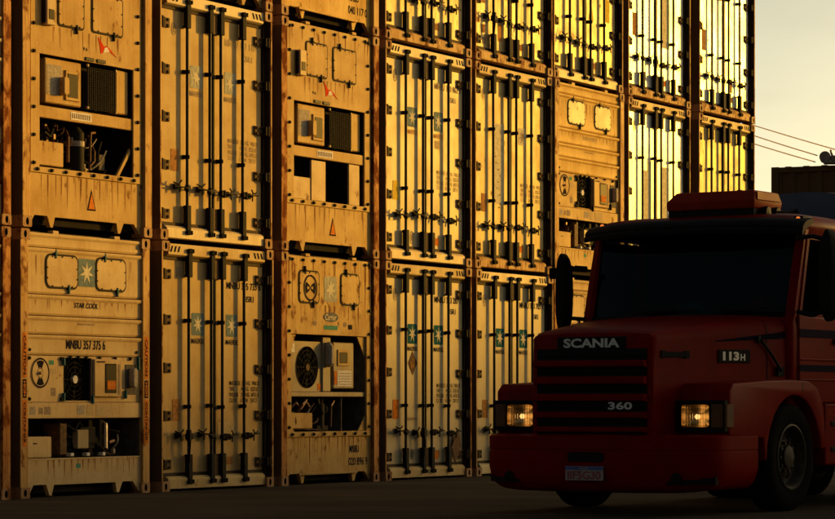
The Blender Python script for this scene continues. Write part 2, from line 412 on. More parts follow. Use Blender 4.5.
DOOR_Y = .085
def hinge_mesh():
    def make():
        mb = MB()
        mb.box(.085, .292, DOOR_Y - .020, DOOR_Y + .002, -.056, .056)       # leaf on the door
        mb.box(.02, .12, .012, DOOR_Y - .004, -.05, .05, 1)                  # knuckle lug on the post
        mb.cyl((.065, .02, -.06), (.065, .02, .06), .02, n=10, m=1)
        for x in (.15, .25):
            for z in (-.034, .034): mb.cyl((x, DOOR_Y - .020, z), (x, DOOR_Y - .032, z), .019, n=8, m=1)
        return mb.mesh('hinge', ['hinge', 'iron'], .002)
    return cached('hinge', make)
def rod_mesh():
    return cached('rod', lambda: MB().cyl((0, 0, .10), (0, 0, 2.80), .019, n=14).mesh('lock_rod', 'steel'))
def sleeve_mesh(l):
    def make():
        mb = MB(); mb.box(-.042, .042, -.032, .030, 0, l); mb.box(-.05, .05, -.02, .034, l - .03, l - .005); mb.box(-.05, .05, -.02, .034, .005, .03)
        return mb.mesh('rod_sleeve', 'dark_steel', .008, 2)
    return cached(('sleeve', l), make)
def keeper_mesh():
    def make():
        mb = MB(); mb.box(-.07, .07, -.012, .045, -.012, .012); mb.box(-.05, -.032, -.026, .045, -.024, .024); mb.box(.032, .05, -.026, .045, -.024, .024)
        mb.cyl((0, .0, -.028), (0, .0, .028), .022, n=10)
        return mb.mesh('cam_keeper', 'dark_steel', .003)
    return cached('keeper', make)
def guide_mesh():
    def make():
        mb = MB(); mb.box(-.05, .05, .012, .042, -.022, .022); mb.cyl((0, 0, -.022), (0, 0, .022), .031, n=12)
        return mb.mesh('rod_guide', 'dark_steel', .003)
    return cached('guide', make)
def handle_mesh():
    def make():
        mb = MB()                                                            # lever pointing to -x from its rod, hub on the rod
        mb.box(-.035, .028, -.036, .02, -.026, .026)
        mb.tube([(-.02, -.035, 0), (-.10, -.05, .004), (-.20, -.035, .012), (-.31, -.03, .018)], .010, 8)
        mb.box(-.045, -.025, -.045, .0, -.045, .04)
        return mb.mesh('lock_handle', 'iron', .003)
    return cached('handle', make)
def handle_hang_mesh():
    def make():
        mb = MB(); mb.box(-.05, .04, -.045, .02, -.035, .035)
        mb.tube([(-.02, -.035, 0), (-.05, -.05, -.08), (-.055, -.04, -.2), (-.05, -.035, -.30)], .0125, 8)
        mb.box(-.06, -.02, -.055, 0, -.05, .08)
        return mb.mesh('lock_handle', 'iron', .003)
    return cached('handle_hang', make)
def catch_mesh():
    def make():
        mb = MB(); mb.box(-.035, .035, .02, .042, -.035, .035); mb.cyl((0, .03, 0), (0, -.025, 0), .019, n=10)
        mb.tube([(-.10, -.01, .055), (-.05, -.03, .03), (0, -.03, .035), (.045, -.035, .07)], .010, 6)
        mb.tube([(0, -.02, .03), (.005, -.025, -.065)], .010, 6)
        return mb.mesh('handle_catch', 'iron', .003)
    return cached('catch', make)
def door_leaf(mat):
    def make():
        mb = MB(); x0, x1, z0, z1 = .125, 1.208, .185, 2.715
        mb.box(x0, x1, DOOR_Y, DOOR_Y + .06, z0, z1)
        return mb.mesh('door', mat, .008, 2)
    return cached(('leaf', mat), make)
def door_post(mat, side):
    def make():
        mb = MB()
        pts = [(0, 0), (.028, 0), (.034, .008), (.034, .10), (.125, .105), (.125, .18), (0, .18)]
        if side > 0: pts = [(CW - a, b) for a, b in pts]
        return mb.prism(pts, 'z', .115, CH - .115, 0, {6: 1, 2: 2, 3: 2}).mesh('corner_post', [mat, 'side', 'gasket_and_shade'], .003)  # lip side and recess floor darkened: their shade put into the colour
    return cached(('dpost', mat, side), make)

def hazard_marks(parent, x0, z, y, n=3, mat='ink', dirn=1):
    mb = MB()
    for k in range(n):
        x = x0 + k * .075; mb.prism([(x, z - .035), (x + .035, z - .035), (x + .035 + .03 * dirn, z + .035), (x + .03 * dirn, z + .035)], 'y', 0, .002)
    return O('warning_stripes', mb.mesh('warning_stripes', mat, smooth=False), parent, (0, y - .002, 0))

def wall_thing(name, label, c, row, dx=0, dy=0):
    rj = random.Random(c * 3 + str(row * 7)); dx += rj.uniform(-.014, .014) * (row > 0); dy += rj.uniform(-.022, .022)
    o = thing(name, label, 'container', GROUP, wall(S[c] + dx, dy, row * PITCH), TH + R(rj.uniform(-.08, .08)))
    return o

def door_container(label, c, row, paintm='door_clean', frame='frame', post='post', sill=None, cast='cast', handles='lllr', emb=None, star='star',
                   word='ink', number=None, code=None, numink='ink', weights=None, dx=0, dy=0, sticker='sticker_brown', extra=None, jitter=0):
    rnd = random.Random(c + str(row))
    root = wall_thing('reefer_container', label, c, row, dx, dy)
    shell(root, cast)
    sill = sill or frame
    O('corner_post', door_post(post, -1), root); O('corner_post', door_post(post, 1), root)
    # header and sill
    hd = O('header', cached(('header', frame), lambda: MB().prism([(.02, 2.745), (.02, 2.872), (.16, 2.88), (.16, 2.725), (.06, 2.725)], 'x', .164, CW - .164).mesh('header', frame, .005)), root)
    sl = O('sill', cached(('sill', sill), lambda: MB().prism([(.02, .028), (.16, .028), (.16, .175), (.06, .175), (.02, .145)], 'x', .164, CW - .164).mesh('sill', sill, .005)), root)
    hazard_marks(hd, .20, 2.81, .02, 3); hazard_marks(hd, CW - .40, 2.81, .02, 3, dirn=-1)
    B('door_gasket', root, .128, CW - .128, DOOR_Y - .012, .16, .178, .215, 'gasket_and_shade', .003)
    B('door_gasket', root, .128, CW - .128, DOOR_Y - .012, .16, 2.685, 2.722, 'gasket_and_shade', .003)
    doors = []
    for side in (0, 1):
        d = O('door', door_leaf(paintm), root, (0 if side == 0 else 1.105, 0, 0)); doors.append(d)
        off = 0 if side == 0 else 1.105
        for z in (.312, .875, 1.435, 1.99, 2.525):
            h = O('hinge', hinge_mesh(), d, (0 if side == 0 else CW - off, 0, z + rnd.uniform(-.004, .004)), None, None if side == 0 else (-1, 1, 1))
        rods = (.615, 1.098) if side == 0 else (1.338, 1.822)
        for x in rods:
            rx = x - off; ry = DOOR_Y - .048
            O('lock_rod', rod_mesh(), d, (rx, ry, 0))
            O('rod_sleeve', sleeve_mesh(.30), d, (rx, ry, .125)); O('rod_sleeve', sleeve_mesh(.29), d, (rx, ry, 2.495))
            for z in (.985, 1.995): O('rod_guide', guide_mesh(), d, (rx, ry, z + rnd.uniform(-.012, .012)))
        for x in rods:
            rx = x - off; ry = DOOR_Y - .048; k = (rods.index(x) + 2 * side); hz = .625 + rnd.uniform(-.02, .02)
            if side == 0:
                O('lock_handle', handle_mesh() if rnd.random() < .75 else handle_hang_mesh(), d, (rx, ry, hz), (0, R(rnd.uniform(-3, 3)), 0))
                O('handle_catch', catch_mesh(), d, (rx - .20, ry, hz + .012), (0, R(rnd.uniform(-8, 8)), 0))
            else:
                O('lock_handle', handle_mesh() if rnd.random() < .7 else handle_hang_mesh(), d, (rx, ry, hz), (0, R(rnd.uniform(-3, 3)), 0), (-1, 1, 1))
                O('handle_catch', catch_mesh(), d, (rx + .19, ry, hz), (0, R(rnd.uniform(-8, 8)), 0), (-1, 1, 1))
    for x in (.615, 1.098, 1.338, 1.822):
        O('cam_keeper', keeper_mesh(), root, (x, .012, 2.80)); O('cam_keeper', keeper_mesh(), root, (x, .012, .105))
    B('door_seal', root, 1.200, 1.236, DOOR_Y - .026, DOOR_Y - .002, .19, 2.71, 'dark_steel', .004)
    B('seal_plate', root, 1.172, 1.264, DOOR_Y - .045, DOOR_Y - .027, 2.49, 2.72, 'hinge', .004)
    B('seal_plate', root, 1.172, 1.264, DOOR_Y - .045, DOOR_Y - .027, .17, .42, 'hinge', .004)
    yy = DOOR_Y - .001; L, Rr = doors
    ox = 1.105
    if emb:
        el, er = emb if isinstance(emb, tuple) else (emb, emb)
        if el: emblem(L, .745, 1.005, 1.82, 2.085, yy, el, star); letter(L, 'MAERSK', .735, 1.025, 1.722, 1.785, yy - .002, word, .012)
        if er: emblem(Rr, 1.49 - ox, 1.745 - ox, 1.82, 2.085, yy, er, star); letter(Rr, 'MAERSK', 1.48 - ox, 1.765 - ox, 1.722, 1.785, yy - .002, word, .012)
    if number: letter(Rr, number, 1.50 - ox, 2.27 - ox, 2.392, 2.478, yy - .002, numink)
    if code: letter(Rr, code, 1.91 - ox, 2.11 - ox, 2.245, 2.318, yy - .002, numink)
    if weights: letter(Rr, WEIGHTS, 1.56 - ox, 2.24 - ox, 1.03, 1.29, yy - .002, weights, .012)
    if sticker: sheet('sticker', L, rect(.338, .50, .815, 1.07), yy, sticker)
    if rnd.random() < .75: sheet('sticker', Rr, rect(1.45 - ox, 1.64 - ox, .29, .38), yy, rnd.choice(('sticker_brown', 'sticker_orange', 'ink_ghost')))
    if extra: extra(root, L, Rr, yy)
    return root

def ring_decal(parent, cx, cz, rx, rz, y, mat):
    me = cached(('ringd', rx, rz, mat), lambda: MB().ring(ellipse(0, 0, rx, rz), ellipse(0, 0, rx * .74, rz * .82), 0).box(-.012, .012, 0, .001, -.04, .04).mesh('round_mark', mat, smooth=False))
    return O('round_mark', me, parent, (cx, y - .002, cz))

# --- refrigeration ends
def bolts_mesh(pts, y, key, mat='iron'):
    def make():
        mb = MB()
        for x, z in pts: mb.cyl((x, y, z), (x, y - .022, z), .022, .017, n=6)
        return mb.mesh('bolts', mat, 0, smooth=False)
    return cached(('bolts', key), make)
M['rust_run'] = plain('rust_run', (.22, .08, .02), .8, 0, .03, .5, 60)
M['rust_soft'] = plain('rust_stain', (.40, .22, .07), .8, 0, .03, .4, 60)
def rust_runs(root, pts, y, seed, lo=.05, hi=.32):
    rr = random.Random(seed); n_ = 0
    for mat in ('rust_run', 'rust_soft'):
        mb = MB()
        for x, z in pts:
            for q in range(rr.choice((0, 1, 1, 2))):
                xx = x + rr.uniform(-.02, .02); l_ = rr.uniform(lo, hi); w_ = rr.uniform(.003, .008) * (1 if mat == 'rust_run' else 1.7)
                mb.face([(xx - w_, y, z), (xx + w_, y, z), (xx + w_ * .8, y, z - l_ * .5), (xx + w_ * .2, y, z - l_), (xx - w_ * .2, y, z - l_ * .95), (xx - w_ * .9, y, z - l_ * .45)])
        if mb.v: O('rust_runs', mb.mesh('rust_runs', mat, smooth=False), root, (0, -.0012 if mat == 'rust_run' else -.0006, 0), kind='stuff')
def flat_post(mat, side):
    def make():
        pts = [(0, 0), (.135, 0), (.135, .05), (.13, .18), (0, .18)]
        if side > 0: pts = [(CW - a, b) for a, b in pts]
        return MB().prism(pts, 'z', .115, CH - .115, 0, {4: 1}).mesh('corner_post', [mat, 'side'], .006, 2)
    return cached(('fpost', mat, side), make)
def pocket_sill(mat, top, y=.03):
    """front plate of the base with the two fork pockets and the gooseneck cut-out"""
    def make():
        pts = [(.137, top), (.137, .03), (.18, .03), (.27, .14), (.50, .14), (.56, .02), (.60, .02), (.64, .135), (1.80, .135), (1.83, .02), (1.87, .02), (1.94, .14), (2.14, .14), (2.25, .03), (2.301, .03), (2.301, top)]
        return MB().prism(pts, 'y', y, y + .05).mesh('base_plate', mat, 0, smooth=False)
    return cached(('psill', mat, top, y), make)
def hatch(parent, x0, x1, z0, z1, y, mat, clips='iron', r=.09, frame='iron'):
    h = O('hatch', cached(('hatch', round(x1 - x0, 3), round(z1 - z0, 3), mat, r), lambda: MB().prism(rrect(.022, x1 - x0 - .022, .022, z1 - z0 - .022, r - .02), 'y', -.012, .004).mesh('hatch', mat, .004, 1)), parent, (x0, y, z0))
    O('hatch_seal', cached(('hseal', round(x1 - x0, 3), round(z1 - z0, 3), frame), lambda: MB().prism(rrect(0, x1 - x0, 0, z1 - z0, r), 'y', -.006, .003).mesh('hatch_seal', frame, .002)), h)
    w_, hh = x1 - x0, z1 - z0
    k = cached(('clip', clips), lambda: MB().box(-.011, .011, -.022, 0, -.05, .05).box(-.022, .022, -.028, -.012, -.010, .010).mesh('hatch_clip', clips, .003))
    for cx, cz in ((w_ * .30, hh), (w_ * .70, 0)): O('hatch_clip', k, h, (cx, 0, cz))
    pts = [(w_ * t, hh - .03) for t in (.2, .5, .8)] + [(w_ * t, .03) for t in (.2, .5, .8)] + [(.03, hh * t) for t in (.3, .6)] + [(w_ - .03, hh * t) for t in (.3, .6)]
    O('hatch_bolts', cached(('hb', round(w_, 3), round(hh, 3)), lambda: (lambda mb: [mb.cyl((a, -.011, b), (a, -.018, b), .009, n=6) for a, b in pts] and mb)(MB()).mesh('hatch_bolts', 'iron', smooth=False)), h, kind='stuff')
    return h
def lugs(root, mat):
    for x in (.60, 1.76): B('lifting_lug', root, x, x + .11, .015, .09, 2.858, 2.898, mat, .006)
def fan_guard(parent, cx, cz, r, y, hub='sticker_white', spokes=8, name='fan'):
    def make():
        mb = MB()
        for q in (.35, .6, .82, 1.0):
            ptsq = [(r * q * math.cos(2 * math.pi * k / 28), 0, r * q * math.sin(2 * math.pi * k / 28)) for k in range(29)]
            mb.tube(ptsq, .0045, 4)
        for k in range(spokes):
            a = 2 * math.pi * k / spokes; mb.cyl((0, 0, 0), (r * math.cos(a), 0, r * math.sin(a)), .005, n=4)
        mb.cyl((0, -.012, 0), (0, .02, 0), .045, n=12, m=1)
        return mb.mesh('fan_guard', ['dark_steel', hub])
    g = O(name, cached(('fang', r, hub, spokes), make), parent, (cx, y, cz))
    def blades():
        mb = MB()
        for k in range(5):
            a = 2 * math.pi * k / 5; pts = []
            for t, wd in ((.12, .22), (.5, .30), (.95, .36)):
                for sgn in (-1, 1):
                    aa = a + sgn * wd; pts.append((r * t * math.cos(aa), .05 + sgn * .035, r * t * math.sin(aa)))
            for i in (0, 2): mb.face([pts[i], pts[i + 1], pts[i + 3], pts[i + 2]])
        return mb.mesh('fan_blades', 'dark_steel', smooth=False)
    O('fan_blades', cached(('fanb', r), blades), g)
    return g
def machinery(parent, kind):
    """compressor, motor and pipes standing in the bay"""
    if kind == 'a':
        c = O('compressor', cached('compA', lambda: MB().cyl((1.30, .20, .60), (1.62, .20, .60), .12, n=18).box(1.22, 1.50, .09, .30, .52, .76).cyl((1.58, .14, .50), (1.58, .14, .86), .07, n=14).box(1.38, 1.46, .1, .2, .44, .9).mesh('compressor', 'dark_steel', .008, 2)), parent)
        B('terminal_box', parent, 1.12, 1.33, .06, .14, .52, .73, 'machine', .008)
        B('motor_cover', parent, .80, .94, .07, .32, .455, .80, 'hinge', .012)
        O('refrigerant_pipe', cached('pipeA', lambda: MB().tube([(1.70, .08, .50), (1.70, .08, .78), (1.62, .12, .84), (1.36, .16, .84), (1.1, .2, .82), (.9, .22, .85)], .016, 8).tube([(1.72, .07, .58), (1.86, .1, .60), (1.9, .22, .60)], .02, 8).mesh('refrigerant_pipe', 'copper')), parent)
        O('sight_valve', cached('valveA', lambda: MB().cyl((1.66, .07, .52), (1.66, .07, .80), .022, n=10).mesh('sight_valve', 'alu')), parent)
        for x in (.98, 1.28, 1.58): B('foot_bracket', parent, x, x + .06, .05, .12, .438, .475, 'sticker_white', .004)
        O('hose', cached('hoseA', lambda: MB().tube([(.25, .12, .66), (.27, .1, .73), (.30, .14, .80), (.36, .2, .84)], .012, 6).tube([(.95, .12, .80), (1.1, .09, .72), (1.2, .1, .82), (1.32, .1, .7)], .014, 6).mesh('hose', 'rubber')), parent)
    else:
        O('compressor', cached('compB', lambda: MB().cyl((1.20, .20, .68), (1.20, .20, 1.10), .115, n=20).cyl((1.20, .20, 1.10), (1.20, .20, 1.17), .115, .06, n=20).cyl((1.20, .20, .655), (1.20, .20, .68), .14, n=20).mesh('compressor', 'dark_steel')), parent)
        O('receiver_band', cached('bandB', lambda: MB().cyl((1.20, .20, .95), (1.20, .20, 1.01), .119, n=20, cap=False).mesh('receiver_band', 'sticker_grey')), parent)
        O('refrigerant_pipe', cached('pipeB', lambda: MB().tube([(1.36, .10, .70), (1.37, .10, 1.0), (1.42, .13, 1.12), (1.6, .2, 1.14)], .014, 8).tube([(1.33, .08, .74), (1.42, .08, .80), (1.48, .12, .92), (1.46, .2, 1.1)], .012, 8).tube([(.98, .12, .76), (.98, .12, 1.05), (1.05, .2, 1.12)], .016, 8).mesh('refrigerant_pipe', 'copper')), parent)
        O('hose', cached('hoseB', lambda: MB().tube([(.45, .2, .96), (.55, .12, 1.06), (.7, .15, 1.02), (.82, .2, 1.12)], .014, 6).tube([(1.55, .22, .7), (1.6, .16, .9), (1.72, .2, 1.05)], .014, 6).mesh('hose', 'rubber')), parent)
        B('valve_block', parent, 1.62, 1.74, .16, .3, .72, .9, 'bay', .008)

def loom(root, x0, x1, z0, z1, seed, n=9, y=.14):
    rr = random.Random(seed)
    for mat, cnt in (('rubber', n), ('copper', n // 2), ('sticker_grey', 3)):
        mb = MB()
        for q in range(cnt):
            ax, bx_ = sorted((rr.uniform(x0, x1), rr.uniform(x0, x1))); bx_ = min(bx_, ax + .5); za, zb = rr.uniform(z0, z1), rr.uniform(z0, z1); yy = y + rr.uniform(-.05, .10); sag = rr.uniform(.02, .12)
            mb.tube([(ax + (bx_ - ax) * t, yy + .03 * math.sin(t * 5 + q), max(z0, min(z1, za + (zb - za) * t - sag * math.sin(math.pi * t)))) for t in (0, .15, .3, .45, .6, .75, .9, 1)], rr.uniform(.006, .012), 6)
            mb.box(ax - .018, ax + .018, yy - .02, yy + .02, za - .025 if za - .025 > z0 else z0, min(z1, za + .03))
        O('cable_loom', mb.mesh('cable_loom', mat, smooth=True), root, kind='stuff')
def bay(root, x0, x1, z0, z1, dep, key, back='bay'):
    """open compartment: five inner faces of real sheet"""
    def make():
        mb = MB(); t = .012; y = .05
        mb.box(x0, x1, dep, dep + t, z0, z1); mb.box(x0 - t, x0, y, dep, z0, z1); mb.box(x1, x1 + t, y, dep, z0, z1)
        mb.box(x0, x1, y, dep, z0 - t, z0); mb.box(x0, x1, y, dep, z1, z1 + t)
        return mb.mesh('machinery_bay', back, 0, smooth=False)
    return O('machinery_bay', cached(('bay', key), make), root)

def reefer_common(label, c, row, post='post', cast='cast', dx=0, dy=0):
    root = wall_thing('reefer_container', label, c, row, dx, dy)
    shell(root, cast)
    O('corner_post', flat_post(post, -1), root); O('corner_post', flat_post(post, 1), root)
    return root
def post_stickers(root, right=True):
    for x0 in ((.035, CW - .105) if right else (.035,)):
        s = sheet('warning_sticker', root, rect(x0, x0 + .07, 1.30, 1.78), 0, 'sticker_orange'); letter_down(s, 'CAUTION', x0 + .012, x0 + .058, 1.75, 1.33, -.001)
        s = sheet('warning_sticker', root, rect(x0, x0 + .07, 1.08, 1.28), 0, 'ink'); letter_down(s, 'HIGH', x0 + .012, x0 + .058, 1.26, 1.10, -.001, 'sticker_orange')
        s = sheet('warning_sticker', root, rect(x0, x0 + .07, .56, 1.06), 0, 'sticker_orange'); letter_down(s, 'CONTAINER', x0 + .012, x0 + .058, 1.03, .59, -.001)

def ribbed_reefer(label, c, row, mat='reefer_white', low=None, emb='emblem_faded', number=None, title=True, hatchmat=None, latch='teal', post='post', dx=0, dy=0, fan_open=False):
    root = reefer_common(label, c, row, post, dx=dx, dy=dy)
    low = low or mat; hatchmat = hatchmat or mat; yp = .03
    x0, x1 = .137, 2.301
    # horizontal bands of the insulated front, each a folded sheet
    for i, (za, zb) in enumerate(((1.545, 1.762), (1.772, 1.965), (1.975, 2.195), (2.205, 2.70), (2.71, 2.862))):
        prof = [(yp + .055, za), (yp + .012, za), (yp, za + .022), (yp, zb - .05), (yp - .018, zb - .028), (yp - .018, zb), (yp + .055, zb)]
        O('front_band', cached(('band', i, mat), lambda p=prof: MB().prism(p, 'x', x0, x1).mesh('front_band', mat, .003)), root)
    hatch(root, .475, 1.085, 2.268, 2.648, yp, hatchmat, latch); hatch(root, 1.405, 2.005, 2.268, 2.648, yp, hatchmat, latch)
    if emb: emblem(root, 1.088, 1.402, 2.31, 2.618, yp - .001, emb)
    if title:
        letter(root, 'STAR COOL', 1.01, 1.46, 2.07, 2.13, yp - .003, 'ink' if title is True else title, .02, .25); letter(root, 'Integrated', 1.07, 1.40, 1.875, 1.91, yp - .003, 'ink_faded', .02, .25)
    if number: letter(root, number, .86, 1.60, 1.615, 1.725, yp - .003, 'ink')
    lugs(root, mat)
    # machinery panel
    mp = O('machinery_panel', cached(('mpanel', low), lambda: (lambda mb: mb)(MB().box(x0, .83, yp + .01, yp + .05, 1.035, 1.538).box(1.35, x1, yp + .01, yp + .05, 1.035, 1.538).box(.83, 1.35, yp + .01, yp + .05, 1.52, 1.538).box(.83, 1.35, yp + .01, yp + .05, 1.035, 1.05)).mesh('machinery_panel', low, .003)), root)
    B('lower_band', root, x0, x1, yp - .004, yp + .05, .858, 1.03, low, .005)
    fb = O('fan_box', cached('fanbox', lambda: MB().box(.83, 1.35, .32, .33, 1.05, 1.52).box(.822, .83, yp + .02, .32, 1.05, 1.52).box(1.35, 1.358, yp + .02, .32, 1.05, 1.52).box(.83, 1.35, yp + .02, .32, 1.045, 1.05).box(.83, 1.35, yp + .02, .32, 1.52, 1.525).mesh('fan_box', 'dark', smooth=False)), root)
    fan_guard(root, 1.09, 1.285, .23, yp + .05)
    # round vent disc
    def disc():
        mb = MB(); o = ellipse(0, 0, .165, .165); i = ellipse(0, 0, .145, .145); mb.ring(o, i, -.004, 1)
        for a0 in (62, 242):
            pts = [(.135 * math.cos(R(a0 + 56 * k / 8)), .135 * math.sin(R(a0 + 56 * k / 8))) for k in range(9)] + [(.06 * math.cos(R(a0 + 56 - 56 * k / 4)), .06 * math.sin(R(a0 + 56 - 56 * k / 4))) for k in range(5)]
            mb.prism(pts, 'y', -.006, -.002, 1)
        mb.ring(ellipse(0, 0, .055, .055), ellipse(0, 0, .048, .048), -.004, 1); mb.cyl((0, 0, 0), (0, -.03, 0), .018, n=10)
        mb.prism(ellipse(0, 0, .17, .17), 'y', -.003, .004, 0)
        return mb.mesh('fresh_air_vent', [low, 'ink'])
    O('fresh_air_vent', cached(('vent', low), disc), root, (.40, yp + .009, 1.35))
    cb = B('control_box', root, 1.365, 1.90, yp - .022, yp + .012, 1.09, 1.515, low, .012)
    B('screen', cb, .215, .41, -.006, .004, .06, .36, 'screen', .003); B('screen_frame', cb, .20, .425, -.003, .004, .045, .375, 'iron', .003); B('keypad', cb, .235, .40, -.010, .0, .085, .185, 'sticker_orange', .003)
    sheet('label_strip', cb, rect(.455, .495, .03, .37), -.001, 'ink_faded'); sheet('label_strip', cb, rect(.04, .2, .385, .40), -.001, 'ink')
    pr = B('plug_recess', root, 2.00, 2.21, yp + .004, yp + .014, 1.12, 1.46, 'bay', .004)
    O('power_plug', cached('plug', lambda: MB().prism(rrect(-.045, .045, -.11, .11, .04), 'y', -.07, 0).mesh('power_plug', 'sticker_grey', .012, 2)), root, (2.11, yp + .004, 1.31))
    for x, z in ((.80, 1.48), (.80, 1.09), (1.345, 1.06), (1.985, 1.12), (2.235, 1.44), (2.235, 1.50)):
        B('panel_latch', root, x, x + .028, yp - .02, yp + .012, z - .045, z + .045, latch, .004)
    for (a, b, z0_, z1_, mt) in ((.20, .30, .90, .985, 'sticker_grey'), (.36, .43, .905, .975, 'ink_faded'), (.46, .57, .90, .985, 'ink_faded'), (1.06, 1.20, .90, 1.0, 'sticker_grey'), (1.24, 1.36, .885, 1.01, 'ink_ghost'), (1.42, 1.70, .88, 1.01, 'ink_ghost'), (.56, .65, 1.44, 1.49, 'sticker_green'), (.60, .68, 1.10, 1.19, 'ink_faded'), (.58, .72, 1.34, 1.40, 'ink_ghost')):
        sheet('sticker', root, rect(a, b, z0_, z1_), yp - .004 if z1_ < 1.03 else yp + .010, mt)
    O('bolts', bolts_mesh([(x, z) for x in (.2, .78) for z in (1.07, 1.51)] + [(x, 1.525) for x in (.95, 1.1, 1.25, 1.5, 1.8, 2.1)] + [(.2, 1.60), (2.22, 1.60)], yp + .01, 'ribA'), root, kind='stuff')
    rust_runs(root, [(.3 + k * .11, .42) for k in range(18)], yp, label + 'e', .05, .24); rust_runs(root, [(.3 + k * .12, 2.19) for k in range(16)], yp, label + 'f', .04, .16); rust_runs(root, [(.3 + k * .12, 2.62) for k in range(16)], yp, label + 'g', .04, .3)
    # bay
    bay(root, .15, 2.288, .425, .855, .60, 'rib')
    machinery(root, 'a'); loom(root, .65, 2.0, .44, .84, label, 12)
    bx = B('junction_box', root, .16, .60, .03, .24, .43, .66, low, .01); B('grip', bx, .10, .17, -.003, .01, .15, .165, 'black', .002)
    O('base_plate', pocket_sill(low, .42), root)
    B('base_lip', root, x0, x1, yp - .006, yp + .03, .405, .424, low, .003)
    sheet('sticker', root, rect(1.05, 1.13, .31, .36), yp - .001, 'sticker_green')
    return root

def frame_plate(mat, x0, x1, openings, key, y=.03, z0=.60, z1=2.862):
    """bolted front plate with rectangular openings, built from strips"""
    def make():
        mb = MB(); (ox0, ox1, oz0, oz1) = openings
        mb.box(x0, x1, y, y + .04, oz1, z1); mb.box(x0, ox0, y, y + .04, z0, oz1); mb.box(ox1, x1, y, y + .04, z0, oz1); mb.box(ox0, ox1, y, y + .04, z0, oz0)
        return mb.mesh('front_plate', mat, .003)
    return cached(('fplate', key, mat), make)

